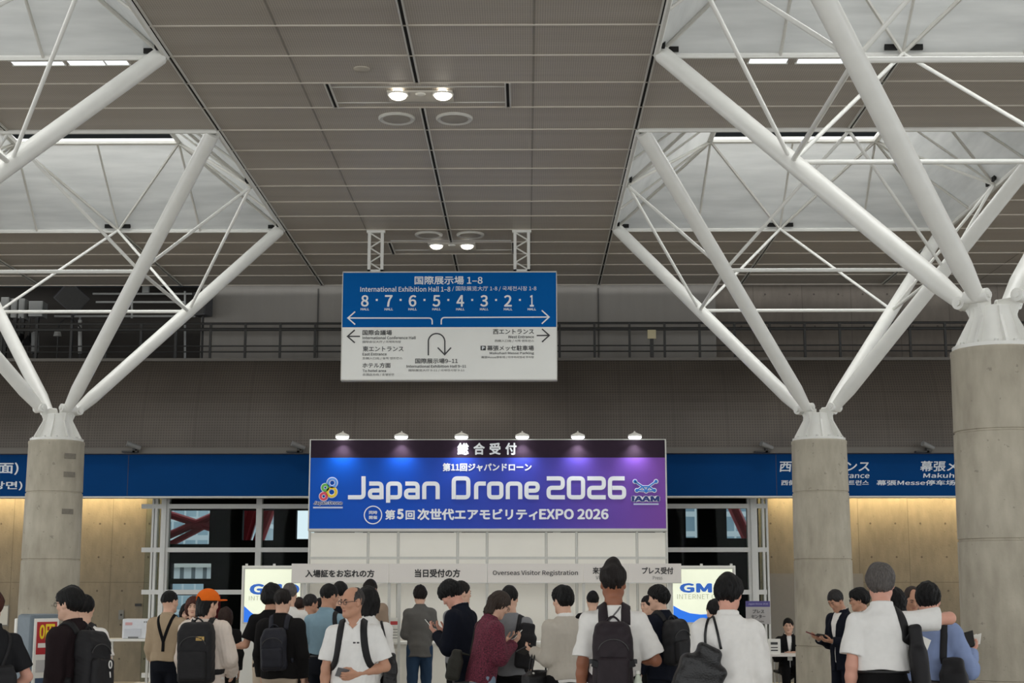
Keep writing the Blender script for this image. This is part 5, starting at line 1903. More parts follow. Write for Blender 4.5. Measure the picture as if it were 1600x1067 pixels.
def make_hair(Q, style, colr, seed):
    if style == 'none':
        return
    Rh, hp, h = Q.Rh, Q.hp, min(Q.h, .008)
    st = dict(short=(.012, -.02, -.062, .060, 0), fade=(.012, .022, -.005, .055, 0), full=(.020, -.018, -.080, .040, 0), mop=(.026, -.045, -.095, .020, 0), bob=(.030, -.10, -.13, .035, 0),
              undercap=(.008, -.05, -.13, .050, 0), long=(.026, -.20, -.30, .045, 0), nape=(.020, -.06, -.14, .050, 0), spiky=(.012, .0, -.055, .058, 1), bald=(.004, -.005, -.06, .2, 2), receding=(.010, -.02, -.065, .085, 3),
              curly=(.034, -.03, -.09, .045, 4), pulled=(.008, .005, -.055, .060, 5), ponytail=(.014, .0, -.06, .055, 6))[style]
    t, side, nape, fringe, sp = st
    c = Q.hc
    g = Grid(c - (.17, .2, .36 if style == 'long' else .22), c + (.17, .2, .22), h)
    g.ell(hp((0, -.016, .026)), (.0755 + t, .096 + t, .098 + t * 1.1), Rh, k=.02)
    if style in ('full', 'mop', 'curly'):
        g.ell(hp((0, -.045, -.01)), (.075 + t * .8, .075 + t * .6, .08), Rh, k=.03)
        g.ell(hp((0, .035, .075)), (.06 + t * .5, .05 + t * .4, .035 + t * .5), Rh, k=.03)
    if style in ('bob', 'long', 'nape', 'undercap'):
        zb = nape
        for sd in (-1, 1):
            if style in ('bob', 'long'):
                g.cone(hp((sd * .078, -.005, .0)), hp((sd * .080, -.01, side)), .032, .026, k=.03)
        g.cone(hp((0, -.07, .0)), hp((0, -.075, zb)), .075 if style in ('bob', 'long') else .055, .055 if style in ('bob', 'long') else .04, k=.03)
        g.cone(hp((-.045, -.06, .0)), hp((-.04, -.06, zb)), .04, .035, k=.03)
        g.cone(hp((.045, -.06, .0)), hp((.04, -.06, zb)), .04, .035, k=.03)
    if sp == 1:
        g.cone(hp((0, .0, .10)), hp((0, .005, .146)), .060, .030, k=.05)
        g.cone(hp((0, -.02, .07)), hp((0, .0, .125)), .075, .042, k=.05)
    if sp == 5 or sp == 6:
        if sp == 6:
            g.cone(hp((0, -.10, .01)), hp((0, -.125, -.10)), .03, .018, k=.02)
    g.rough(.0045 if style not in ('curly', 'mop', 'full', 'nape') else .007, 75 if style != 'curly' else 95, seed + 3, (1.5, 1.5, .35) if style != 'curly' else (1, 1, 1))
    # hairline: keep the crown, free face, ears and neck
    X, Y, Z = g.xyz()
    x, y, z = X - Q.hc[0], Y - Q.hc[1], Z - Q.hc[2]
    q = [x * Rh[0, i] + y * Rh[1, i] + z * Rh[2, i] for i in range(3)]
    az = np.arctan2(q[0], -(q[1] + .016))
    crown = np.clip((.13 - q[2]) * 9, 0, 1)
    amp = dict(full=.006, mop=.008, curly=.004, bob=.004, long=.005, nape=.007).get(style, .0035)
    g.v = (g.v + amp * crown * (.6 * np.sin(az * 17 + 2.2 * np.sin(q[2] * 33 + seed) + seed) + .5 * np.sin(az * 29 - 1.7 * np.sin(q[2] * 45) + 2 * seed) + .4 * np.sin(az * 7 + q[2] * 30 + seed))).astype(np.float32)
    if style in ('short', 'full', 'mop', 'spiky', 'fade', 'bald', 'receding'):     # thins out towards the nape and the sides
        g.v = (g.v + (t * .85 + .006) * np.clip((.035 - q[2]) / .105, 0, 1) * np.clip((.06 - q[1]) / .04, 0, 1)).astype(np.float32)
    low = np.interp(q[1], [-.09, -.035, -.01, .03, .055, .075], [nape, nape * .8 + side * .2, side, max(side, -.01) if style not in ('bob', 'long') else side, (max(side, 0) + fringe) / 2 if style not in ('bob', 'long') else side * .5, fringe])
    low = low + .006 * np.sin(q[0] * 210 + seed) + .005 * np.sin(q[0] * 97 + q[1] * 130 + 2) + .006 * np.sin(q[1] * 160 + seed)
    cut = low - q[2]
    if style in ('bob', 'long', 'nape'):
        face = .085 - np.sqrt((q[0] / .062 * .085) ** 2 + ((q[1] - .105) / 1.0) ** 2 + ((q[2] + .03) / 1.15) ** 2)
        cut = np.maximum(cut, face)
    if sp == 2 or sp == 3:
        top = np.sqrt(q[0] ** 2 + ((q[1] - (.03 if sp == 2 else .075)) * .8) ** 2) - (.066 if sp == 2 else .05)
        cut = np.maximum(cut, np.where(q[2] > .03, -top, -1))
        cut = np.maximum(cut, np.where(q[1] > .035, .08 - 0 * q[0], -1) if sp == 2 else cut)
    g.v = np.maximum(g.v, cut * .8).astype(np.float32)
    V, F = g.surface()
    if len(V):
        mk('hair', Q.toW(V), F, HAIR[colr], Q.ob, True)
    Q.hg = g


def garment(Q, u, seed, lo, hi, gx):
    """u: m, name, sleeve none/short/long, hem, off, wide, collar, cuff"""
    h, T, R = Q.h, Q.T, Q.R
    off = u.get('off', .014)
    g = Grid((lo[0], lo[1], u.get('hem', .86) - .10 + Q.pel[2] - .92 - 0.15), (hi[0], hi[1], Q.hc[2] + .02), h)
    trunk(g, T, off, .03, .50 if u.get('hem', .86) < .70 else (.68 if u.get('hem', .86) < .83 else .80), 1.46, u.get('wide'), gx)
    sl = u.get('sleeve', 'short')
    if u.get('skirt'):
        g.cone(Q.tp((0, 0, .92)), Q.tp((0, 0, u['hem'])), .15, .17, k=.05)
    for i in range(2):
        a, e, w = Q.sh[i], Q.el[i], Q.wr[i]
        g.ell(a, (.050 + off, .055 + off, .052 + off), k=.045)
        if sl == 'short':
            b_ = a + (e - a) * u.get('len', .78)
            g.cone(a, b_, .049 + off, .050 + off * 1.4 + u.get('flare', .004) * .6, k=.02, cut=(b_, unit(e - a)))
        elif sl == 'rolled':
            b_ = e + (w - e) * .12
            g.cone(a, e, .053 + off, .050 + off, k=.03)
            g.cone(e, b_, .050 + off, .050 + off, k=.01, cut=(b_, unit(w - e)))
        elif sl == 'long':
            b_ = e + (w - e) * .96
            g.cone(a, e, .053 + off, .046 + off * 1.1, k=.03)
            g.cone(e, b_, .046 + off * 1.1, .034 + off * .9, k=.02, cut=(b_, unit(w - e)))
    if u.get('hood'):
        for x_ in np.linspace(-.09, .09, 7):
            g.ell(Q.tp((x_, -.085 + abs(x_) * .6, 1.445 - abs(x_) * .12)), (.038, .036, .038), R, k=.03)
    g.rough(u.get('wr', .0055), 24, seed + 11, (1, 1, .8))
    g.rough(u.get('wr', .0055) * .5, 55, seed + 17, (1.2, 1.2, .5))
    # collar
    X, Y, Z = g.xyz()
    x, y, z = X - T[1][0], Y - T[1][1], Z - T[1][2]
    q = [x * R[0, i] + y * R[1, i] + z * R[2, i] + (0, 0, .92)[i] for i in range(3)]
    rad = np.sqrt((q[0] / 1.0) ** 2 + ((q[1] + .014) / 1.0) ** 2)
    hemz = u.get('hem', .86)
    g.v = np.maximum(g.v, hemz + .006 * np.sin(q[0] * 23 + seed) - q[2]).astype(np.float32)
    # neck opening, lower at the front
    zn = 1.445 - .25 * np.clip(q[1], -.02, .12) * (1.0 if u.get('collar') else .8)
    if u.get('vneck'):
        zn = zn - np.clip(.055 - np.abs(q[0]), 0, .06) * np.clip(q[1] * 30, 0, 1) * u['vneck']
    g.v = np.maximum(g.v, np.where(rad < .11, q[2] - zn, q[2] - 1.47 - 0 * rad)).astype(np.float32)
    # open front of a jacket
    if u.get('open'):
        wdt = u['open']
        g.v = np.maximum(g.v, np.where(q[1] > .0, wdt * np.clip((q[2] - .95) / .5, 0.15, 1) - np.abs(q[0]), -1)).astype(np.float32)
    if u.get('collar'):
        cr, ch = u.get('cr', .068), u.get('collar')
        zc = 1.452 - .20 * np.clip(q[1] + .01, -.06, .10)
        band = np.maximum(np.abs(rad - cr - .10 * (zc + .01 - q[2])) - .008, np.abs(q[2] - zc) - ch)
        if u.get('vneck') or u.get('open') or u.get('placket'):
            band = np.maximum(band, np.where(q[1] > .03, .010 + .7 * np.clip(q[2] - 1.40, 0, .1) - np.abs(q[0]), -1))
        g.v = np.minimum(g.v, np.where(np.abs(q[2] - zc) < ch + .03, band, 1)).astype(np.float32)
    V, F = g.surface()
    o = mk(u.get('name', 'shirt'), Q.toW(V), F, u['m'], Q.ob, True)
    Q.tg = g
    return o


def hug(g, p, gap):
    p = np.asarray(p, float)
    n = np.array((0, 0, 1.0))
    for _ in range(10):
        v = g.sample(p)
        if v > .25:
            break
        n = g.grad(p)
        p = p - n * (v - gap) * .8
    return p, n


def strap_path(Q, pts, gap=.004, n=26):
    """smooth path through trunk points, pressed onto the outer garment"""
    P = [np.asarray(p, float) for p in pts]
    out = []
    m = len(P)
    for k in range(n):
        t = k / (n - 1) * (m - 1)
        i = min(int(t), m - 2)
        f = t - i
        p0, p1, p2, p3 = P[max(i - 1, 0)], P[i], P[i + 1], P[min(i + 2, m - 1)]
        q = .5 * ((2 * p1) + (-p0 + p2) * f + (2 * p0 - 5 * p1 + 4 * p2 - p3) * f * f + (-p0 + 3 * p1 - 3 * p2 + p3) * f ** 3)
        out.append(Q.tp(q))
    res = [hug(Q.tg, p, gap) for p in out]
    A = np.array([r[0] for r in res])
    N = np.array([r[1] for r in res])
    for _ in range(2):
        A[1:-1] = (A[:-2] + 2 * A[1:-1] + A[2:]) / 4
        N[1:-1] = (N[:-2] + 2 * N[1:-1] + N[2:]) / 4
    return A, N


def strap(Q, parent, pts, w, t, m, name='strap', gap=.003, n=26, extra=None):
    A, N = strap_path(Q, pts, gap, n)
    if extra is not None:
        A = np.vstack([A, extra])
        N = np.vstack([N] + [N[-1:]] * len(extra))
    b = MB()
    b.ribbon(Q.toW(A), (N @ Q.Rw.T), w * Q.s, t * Q.s)
    return b.build(name, m, parent, True)


SHOULDER = lambda sd, top, low: [(sd * .075, -.125, top), (sd * .082, -.10, 1.41), (sd * .088, -.045, 1.455), (sd * .092, .03, 1.44), (sd * .10, .10, 1.36), (sd * .115, .13, 1.24), (sd * .145, .095, 1.10), (sd * .155, .0, low + .02), (sd * .125, -.10, low)]


def backpack(Q, label, m, w=.29, hgt=.44, d=.13, top=1.39, seed=1, strapw=.055, pocket=True, mstrap=None, roll=0, group=None, sides=(-1, 1), x0=0.0, handle=True, taper=.9):
    """soft pack on the back; box, pocket, top handle and straps are its parts"""
    mstrap = mstrap or m
    zc = top - hgt / 2
    # where the back surface is
    ys = []
    for z in (top - .08, zc, top - hgt + .08):
        p = Q.tp((x0, -.30, z))
        q = p.copy()
        for _ in range(40):
            v = Q.tg.sample(q)
            if v < .004:
                break
            q = q + Q.R @ np.array((0, 1, 0)) * max(min(v, .05), .004) * .9
        ys.append(((Q.R.T @ (q - Q.pel)) + (0, 0, .92))[1])
    yb = min(ys) + .02
    h = max(Q.h * .9, .007)
    c = np.array((x0, yb - d / 2, zc))
    Rr = roty(roll)
    g = Grid(c - (w / 2 + .06, d / 2 + .1, hgt / 2 + .06), c + (w / 2 + .06, d / 2 + .06, hgt / 2 + .06), h)
    g.rbox(c + (0, 0, -.03), (w / 2, d / 2, hgt / 2 - .03), .05, Rr, k=.03)
    g.rbox(c + (0, .01, hgt / 4), (w / 2 * taper, d / 2 - .01, hgt / 4), .055, Rr, k=.03)
    g.rough(.004, 40, seed, (1, 1, 1))
    V, F = g.surface()
    wl = lambda A: Q.toW((np.asarray(A) - (0, 0, .92)) @ Q.R.T + Q.pel)
    cw = wl(c)
    t = mk('backpack', wl(V), F, m, None, True, origin=cw)
    tag(t, label, 'backpack', group)
    if pocket:
        g = Grid(c - (w / 2 + .05, d / 2 + .09, hgt / 2 + .05), c + (w / 2 + .05, 0, hgt / 2), h)
        g.rbox(c + (0, -d / 2 - .012, -hgt * .20), (w * .40, .035, hgt * .24), .03, Rr, k=.02)
        g.rough(.003, 45, seed + 2)
        V, F = g.surface()
        mk('front_pocket', wl(V), F, m, t, True)
        b = MB()
        b.tube(wl([c + Rr @ np.array((w * .38 * math.sin(a), -d / 2 - .006, hgt * .10 + .17 * hgt * math.cos(a))) for a in np.linspace(-1.45, 1.45, 15)]), .004, 6)
        b.build('zip', mat('zip_dark', rgb(58, 56, 56), 0.4), t, True)
    if handle:
        b = MB()
        b.tube(wl([c + Rr @ np.array((a, d * .32, hgt / 2 - .012 + .045 * math.cos(a / .05 * 1.45))) for a in np.linspace(-.05, .05, 9)]), .008 * Q.s, 6)
        b.build('top_handle', mstrap, t, True)
    for sd in sides:
        strap(Q, t, SHOULDER(sd, top - .02, top - hgt + .10), strapw, .010, mstrap, 'shoulder_strap')
    t['pc'] = tuple(cw)
    del t['pc']
    Q.pack = (c, wl, d, hgt, w, t)
    return t


def grip(Q, i):
    """point, finger direction, palm normal and lateral axis of hand i (0 left, 1 right) in the hall"""
    w, d, n, sd = Q.hands[i]
    p = w + d * .085 + n * .026
    return Q.toW(p), Q.Rw @ d, Q.Rw @ n, Q.Rw @ (np.cross(d, n) * sd)


def phone(Q, i, label, m, name='smartphone', cat='phone', size=(.073, .148, .008), shift=(0, 0, 0), tilt=None, screen=None, axis='lat'):
    p, d, n, l = grip(Q, i)
    X_, Y_ = (l, d) if axis == 'lat' else (d, l)
    Z_ = np.cross(X_, Y_)
    Rm = np.stack([X_, Y_, Z_], 1)
    if tilt is not None:
        Rm = Rm @ tilt
    c = p + Rm @ np.array(shift)
    t = thing(name, label, cat, c)
    MB().obox(c, size, Rm).build('shell', m, t, bevel=.004)
    b = MB()
    sgn = 1 if np.dot(Rm[:, 2], n) > 0 else -1
    b.obox(c + Rm @ np.array((0, 0, sgn * (size[2] / 2 + .0006))), (size[0] * .92, size[1] * .93, .001), Rm)
    b.build('display' if cat == 'phone' else 'cover', screen or m_black, t)
    return t, c, Rm, sgn
# ================================================================ THE PEOPLE
WHITE = cloth('white', (236, 233, 228))
WHITE2 = cloth('white_polo', (238, 236, 232))
BLACK = cloth('black', (30, 29, 30))
BLACK2 = cloth('soft_black', (38, 36, 36))
CHAR = cloth('charcoal', (52, 52, 55))
NAVY = cloth('navy_suit', (30, 35, 52))
DKNAVY = cloth('dark_navy', (26, 30, 42))
BEIGE = cloth('beige_shirt', (170, 150, 124))
CREAM = cloth('cream_jacket', (226, 212, 200))
LBLUE = cloth('light_blue_polo', (134, 162, 176))
SBLUE = cloth('blue_shirt', (138, 154, 192))
GREYT = cloth('grey_tee', (134, 134, 136))
GBLAZ = cloth('grey_blazer', (100, 98, 95))
JEANS = cloth('dark_jeans', (46, 66, 90))
LJEANS = cloth('light_jeans', (140, 160, 180))
TAN = cloth('tan_shirt', (158, 138, 120))
CARD = cloth('oat_cardigan', (188, 180, 168))
PLUM = cloth('plum_jacket', (58, 43, 46))
KHAKI = cloth('khaki_trousers', (196, 180, 160))
GTROU = cloth('grey_trousers', (92, 88, 88))
GREEN = cloth('dark_green_jacket', (48, 58, 48))
MAROON = mat('cloth_maroon_pattern', rgb(52, 14, 30), 0.85, var=0.3, scale=95, bump=0.3, bscale=300, tint=rgb(132, 52, 74))
NYLON = mat('black_nylon', rgb(28, 27, 29), 0.6, var=0.12, scale=20, bump=0.3, bscale=260, spec=0.3)
NYLONP = mat('plum_black_nylon', rgb(38, 29, 34), 0.6, var=0.12, scale=20, bump=0.3, bscale=260, spec=0.3)
NYLONN = mat('navy_black_nylon', rgb(32, 33, 42), 0.55, var=0.12, scale=20, bump=0.3, bscale=260, spec=0.3)
LEATH = mat('black_leather', rgb(26, 25, 26), 0.4, var=0.1, scale=16, bump=0.4, bscale=90, spec=0.4)
P_HI = ((.14, .10, -1), (-.42, .75, .55), 'up')


def tee(m, **k):
    return dict(m=m, name='t_shirt', sleeve='short', off=.016, hem=.82, wide=(.176, .124), **k)
def polo(m, **k):
    return dict(dict(m=m, name='polo_shirt', sleeve='short', off=.017, hem=.82, wide=(.178, .128), collar=.018, placket=1, vneck=.8), **k)
def shirt(m, **k):
    return dict(dict(m=m, name='shirt', sleeve='long', off=.014, hem=.84, collar=.018, placket=1), **k)
def jacket(m, **k):
    return dict(dict(m=m, name='jacket', sleeve='long', off=.028, hem=.78, wide=(.186, .135)), **k)
def suit(m, **k):
    return dict(dict(m=m, name='suit_jacket', sleeve='long', off=.026, hem=.78, wide=(.176, .132), open=.062, collar=.016, cr=.078), **k)
def slacks(m, **k):
    return dict(dict(m=m, name='trousers', belt=1), **k)


def bag(Q, label, side, cat, name, m, c, hsz, strap_w, pts, R_=None, taper=.8, seed=1, strap_n=1, mstrap=None, rnd=.04):
    """soft bag hanging at trunk position c, with its shoulder strap along pts"""
    c = np.asarray(c, float)
    R_ = np.eye(3) if R_ is None else R_
    h = max(Q.h * .9, .007)
    g = Grid(c - np.array(hsz) - .07, c + np.array(hsz) + .07, h)
    g.rbox(c + R_ @ (0, 0, -hsz[2] * .25), (hsz[0], hsz[1], hsz[2] * .75), rnd, R_, k=.03)
    g.rbox(c + R_ @ (0, 0, hsz[2] * .35), (hsz[0] * taper, hsz[1] * .7, hsz[2] * .65), rnd * .7, R_, k=.04)
    g.rough(.005, 30, seed)
    V, F = g.surface()
    wl = lambda A: Q.toW((np.asarray(A) - (0, 0, .92)) @ Q.R.T + Q.pel)
    t = mk(name, wl(V), F, m, None, True, origin=wl(c))
    tag(t, label, cat)
    for k in range(strap_n):
        if pts:
            P = [np.asarray(p, float) + (0, .035 * k * (1 if side else 0), 0) for p in pts]
            A, N = strap_path(Q, P, .004, 24)
            A = np.vstack([(c + R_ @ (0, .0, hsz[2] * .85) - (0, 0, .92)) @ Q.R.T + Q.pel, A])
            N = np.vstack([N[:1], N])
            b = MB()
            b.ribbon(Q.toW(A), N @ Q.Rw.T, strap_w * Q.s, .008 * Q.s)
            b.build('shoulder_strap', mstrap or m, t, True)
    t.data.update()
    return t, wl, c


# --- left edge to the booth -------------------------------------------------
Q = person('person in black short sleeves cropped by the left edge of the photo', -14, 922, 10.6, 35, 0, (0, 10), 'short', 'red', 'd', ('hang', ((.45, -.05, -1), (-.62, .4, -.8), 'in')),
           [polo(CHAR, hem=.86)], slacks(BLACK), h=.008, seed=2, build=1.0, curl=(.5, .7))
bag(Q, 'black crossbody bag of the person cropped at the left edge', 1, 'bag', 'crossbody_bag', NYLON, (.05, -.20, 1.08), (.10, .035, .10), .03,
    [(.06, -.135, 1.14), (.12, -.10, 1.32), (.12, -.02, 1.44), (.08, .08, 1.38), (-.02, .13, 1.25), (-.14, .10, 1.1)], seed=3)

Q = person('person in white t-shirt walking just behind the plum jacketed man', 133, 930, 13.4, 0, 0, (0, 20), 'short', 'black', 'a', ('hang', 'side'), [tee(WHITE)], slacks(BLACK), h=.010, seed=4, face=False)
backpack(Q, 'black backpack on the white t-shirt person behind the plum jacket', NYLON, .30, .42, .13, 1.38, 4)

Q = person('man in plum black jacket and glasses walking left past the kiosk', 108, 919, 11.4, 68, 3, (4, 8), 'full', 'black', 'a', ('hang', ((.12, -.16, -1), (.05, .15, -1), 'in')),
           [jacket(PLUM, hem=.74, collar=.02, cr=.07)], slacks(BLACK), h=.0075, glasses=True, seed=5, build=1.03)
t = backpack(Q, 'black backpack with white marks worn by the man beside the kiosk', NYLON, .31, .48, .16, 1.38, 5, roll=4)
c_, wl, d_, hg_, w_, _ = Q.pack
b = MB()
b.tube(wl([c_ + (0.05 + .017 * math.cos(a), -d_ / 2 - .052, -.03 + .028 * math.sin(a)) for a in np.linspace(0, 2 * PI, 17)[:-1]]), .005, 6, True)
b.build('white_logo', WHITE, t, True)
b = MB()
b.tube(wl([c_ + (.045, -d_ / 2 - .052, -.085), c_ + (.05, -d_ / 2 - .052, -.13)]), .005, 6)
b.build('white_mark', WHITE, t, True)

# women beyond
person('woman with black bob facing the camera between the beige shirt and the orange cap', 293, 945, 19.2, 175, 0, (8, 10), 'bob', 'black', 'a', ('hangf', 'hangf'), [shirt(CREAM)], slacks(BLACK), h=.011, seed=6, fem=True)
person('woman with reddish hair looking right beside the orange cap', 303, 934, 18.30, 160, 0, (5, 25), 'bob', 'red', 'a', ('hangf', 'hangf'), [jacket(BLACK)], slacks(BLACK), h=.011, seed=7, fem=True)
person('person with long brown hair half hidden by the cream jacket', 352, 951, 18.30, 20, 0, (5, 0), 'bob', 'brown', 'a', ('hang', 'hang'), [jacket(BLACK2)], slacks(BLACK), h=.011, seed=8, fem=True, face=False)

Q = person('man in beige shirt with black braces and a faded haircut', 266, 924, 16.63, -8, 0, (2, -28), 'fade', 'black', 'a', ('hangf', 'front'), [shirt(BEIGE, off=.024, hem=.92, wide=(.185, .13))],
           slacks(DKNAVY, top=1.06, belt=0, off=.026), h=.0095, seed=9)
for nm, pts in (('brace', [(-.08, .10, 1.34), (-.085, .03, 1.43), (-.082, -.05, 1.43), (-.06, -.11, 1.33), (-.02, -.14, 1.20), (0, -.14, 1.14)]), ('brace', [(.08, .10, 1.34), (.085, .03, 1.43), (.082, -.05, 1.43), (.06, -.11, 1.33), (.02, -.14, 1.20), (0, -.14, 1.14)]),
                ('brace', [(0, -.14, 1.16), (0, -.14, 1.10), (0.0, -.14, 1.03)])):
    strap(Q, Q.ob, pts, .038, .006, BLACK, nm, .003, 20)

Q = person('person in cream hooded jacket and orange cap with a big black backpack', 326, 923, 13.9, -6, 0, (6, -42), 'undercap', 'black', 'a', ('hangf', ((.30, -.02, -1), (-.12, .8, -.55), 'in')),
           [jacket(CREAM, off=.042, hem=.66, hood=1, wide=(.215, .155), wr=.009)], slacks(WHITE, off=.03), h=.009, seed=10, build=1.0, face=False)
# orange cap
g = Grid(Q.hc - .22, Q.hc + .26, .007)
g.ell(Q.hp((0, -.012, .036)), (.102, .123, .112), Q.Rh, k=.02)
X, Y, Z = g.xyz()
q_ = [(X - Q.hc[0]) * Q.Rh[0, i] + (Y - Q.hc[1]) * Q.Rh[1, i] + (Z - Q.hc[2]) * Q.Rh[2, i] for i in range(3)]
arch = np.sqrt(q_[0] ** 2 + (q_[2] - .012) ** 2) - .048
g.v = np.maximum(g.v, .030 - .10 * np.clip(-q_[1], -.1, .1) - q_[2]).astype(np.float32)
g.v = np.maximum(g.v, np.where(q_[1] < -.05, -arch, -1)).astype(np.float32)
V, F = g.surface()
ORANGE = cloth('orange_cap', (232, 108, 30))
cap = mk('cap', Q.toW(V), F, ORANGE, Q.ob, True)
g = Grid(Q.hc - .24, Q.hc + .28, .007)
g.ell(Q.hp((0, .115, .045)), (.082, .085, .009), Q.Rh @ rotx(8), k=.01)
V, F = g.surface()
mk('cap_peak', Q.toW(V), F, ORANGE, cap, True)
t = backpack(Q, 'large black backpack with small gold logo on the orange capped person', NYLON, .34, .58, .20, 1.42, 6, pocket=True, roll=-2)
c_, wl, d_, hg_, w_, _ = Q.pack
b = MB()
for k in range(3):
    b.box((0, 0, 0), (0, 0, 0)) if False else b.obox(wl(c_ + (.055, -d_ / 2 - .004, .125 + .014 * k)), (.055, .006, .009), Q.Rw)
b.obox(wl(c_ + (.097, -d_ / 2 - .004, .139)), (.016, .006, .034), Q.Rw)
b.build('gold_logo', mat('gold_print', rgb(206, 168, 92), 0.5), t)

Q = person('man with curly black hair in black t-shirt before the left lit display', 424, 915, 16.42, 15, 4, (6, -35), 'curly', 'black', 'b', (((.35, .0, -1), (.35, .75, -.1), 'up'), 'hang'), [tee(BLACK)], slacks(KHAKI), h=.0095, seed=11, build=1.03)
p_, d_, n_, l_ = grip(Q, 0)
tt = MB().obox(p_ + (-.02, 0, -.06), (.12, .05, .17), rotz(15) @ roty(25)).build('pouch', NYLON, None, bevel=.015)
tag(tt, 'small black pouch held out before the left lit display', 'pouch')

Q = person('grey haired person in white t-shirt in front of the left lit display', 453, 912, 17.89, -8, 0, (4, 0), 'short', 'grey', 'a', ('hang', 'hangf'), [tee(WHITE)], slacks(BLACK), h=.011, seed=12, face=False)
A = [hug(Q.tg, Q.tp((x, -.2, 1.30)), .003) for x in np.linspace(-.02, .12, 9)]
b = MB()
b.ribbon(Q.toW([a[0] for a in A]), np.array([a[1] for a in A]) @ Q.Rw.T, .02, .002)
b.build('back_print', m_txtg, Q.ob)

Q = person('man in black jacket and beige trousers wearing a compact navy backpack', 442, 921, 14.80, -3, 0, (8, -12), 'short', 'brownblack', 'a', ('hangf', 'hang'), [jacket(BLACK2, hem=.82, collar=.018, cr=.072)],
           slacks(KHAKI, belt=0), h=.009, seed=13, build=1.03, face=False)
backpack(Q, 'compact navy black backpack on the man in the black jacket', NYLONN, .27, .43, .13, 1.33, 7, x0=-.03, roll=-3)

person('person with brown hair far back left of the queue', 467, 934, 20.20, 5, 0, (5, 0), 'short', 'brown', 'a', ('hangf', 'hangf'), [jacket(BLACK2)], slacks(BLACK), h=.012, seed=14, face=False)
person('person with cropped dark hair left of the light blue polo shirt', 486, 929, 19.0, -35, 0, (4, -20), 'short', 'darkgrey', 'b', ('hang', 'hangf'), [tee(BLACK)], slacks(BLACK), h=.011, seed=15)
person('person with dark hair far back beside the light blue polo shirt', 500, 935, 20.00, -10, 0, (5, 0), 'short', 'brownblack', 'a', ('hangf', 'hangf'), [jacket(DKNAVY)], slacks(BLACK), h=.012, seed=16, face=False)
person('person with black hair standing just beyond the light blue polo shirt', 531, 909, 17.06, 10, 0, (4, 0), 'short', 'black', 'a', ('hangf', 'hangf'), [jacket(DKNAVY)], slacks(BLACK), h=.011, seed=17, face=False)

Q = person('man in light blue polo shirt and dark trousers seen from behind', 515, 913, 15.5, -14, 0, (10, -30), 'short', 'black', 'b', ('hang', 'front'), [polo(LBLUE, hem=1.0, wide=(.19, .138), off=.02)], slacks(DKNAVY), h=.009, seed=18, build=1.03)
bag(Q, 'black sling bag hanging at the side of the light blue polo man', 1, 'bag', 'sling_bag', NYLON, (.20, -.06, 1.0), (.05, .10, .13), .05,
    [(.20, -.10, 1.08), (.17, -.12, 1.2), (.13, -.10, 1.34), (.11, -.02, 1.43), (.14, .08, 1.32), (.2, .08, 1.1)], seed=4)

Q = person('person in white blouse with black bob behind the bald man', 575, 920, 13.45, 4, 0, (4, -8), 'bob', 'black', 'a', ('hang', 'hang'), [shirt(WHITE, off=.02)], slacks(BLACK), h=.009, seed=19, fem=True, face=False)
bag(Q, 'black shoulder bag hanging behind the bald man in white polo', 1, 'bag', 'shoulder_bag', LEATH, (.22, -.03, .98), (.06, .13, .15), .025,
    [(.20, -.09, 1.1), (.16, -.10, 1.3), (.13, -.02, 1.42), (.16, .07, 1.3), (.2, .07, 1.1)], seed=5)

Q = person('man in tan shirt at the counter beyond the bald man', 579, 906, 20.00, -6, 0, (8, -25), 'short', 'brownblack', 'b', ('front', 'hangf'), [shirt(TAN, off=.022)], slacks(BLACK), h=.011, seed=20, build=1.03)

Q = person('bald man in white polo and glasses holding a phone, facing the camera', 545, 917, 12.0, 178, 2, (4, -42), 'bald', 'ash', 'b', (((.36, -.02, -1), (-.92, .48, -.22), 'in'), ((.20, .02, -1), (.02, .28, -1), 'in')),
           [polo(WHITE2, hem=.80, wide=(.180, .134), off=.019, wr=.007)], slacks(DKNAVY), h=.0055, seed=21, glasses=True, build=1.02, curl=(.55, .6), hx=.03)
t = backpack(Q, 'black backpack worn by the bald man in white polo', NYLON, .30, .46, .15, 1.40, 8, strapw=.062)
w, d, n, sd = Q.hands[0]
phone(Q, 0, 'grey smartphone in the hand of the bald man in white polo', mat('phone_grey', rgb(120, 120, 122), 0.35, metal=0.4), shift=(.012, .02, 0), tilt=rotz(-25))
A = [hug(Q.tg, Q.tp((x, .3, 1.285)), .003) for x in (-.085, -.075, -.065, -.055, -.045)]
b = MB()
for i in (0, 1, 3, 4):
    b.ell(Q.toW(A[i][0]), (.006, .004, .007), 8, 6)
b.build('chest_logo', m_txt, Q.ob)

# --- at the counter -----------------------------------------------------------
Q = person('man in grey blazer and jeans standing at the white counter', 656, 916, 20.40, 6, 0, (8, 5), 'full', 'brownblack', 'a', (((.16, .05, -1), (-.6, .8, -.1), 'in'), ((.16, .05, -1), (-.6, .8, -.1), 'in')), [jacket(GBLAZ, hem=.76, collar=.016, cr=.072, wide=(.172, .13), off=.022)], slacks(JEANS, belt=0), h=.0105, seed=22, build=.92, face=False)
Q = person('man in grey shirt looking right behind the navy suited young man', 722, 909, 16.63, -48, 0, (4, -18), 'short', 'brownblack', 'a', ('hangf', 'front'), [shirt(GREYT)], slacks(BLACK), h=.010, seed=24)
Q = person('young man in navy suit bending over the phone in his hands', 704, 909, 14.82, 66, 8, (38, 4), 'mop', 'black', 'd', (P_HI, P_HI), [shirt(WHITE), suit(NAVY, hem=.74)], slacks(GTROU, belt=0), h=.008, seed=23, curl=(.6, .6))
phone(Q, 0, 'white smartphone held by the young man in the navy suit', m_white, shift=(.02, .03, 0.004))
A, N = strap_path(Q, [(-.05, .03, 1.43), (-.05, .12, 1.3), (-.02, .16, 1.12)], .006, 12)
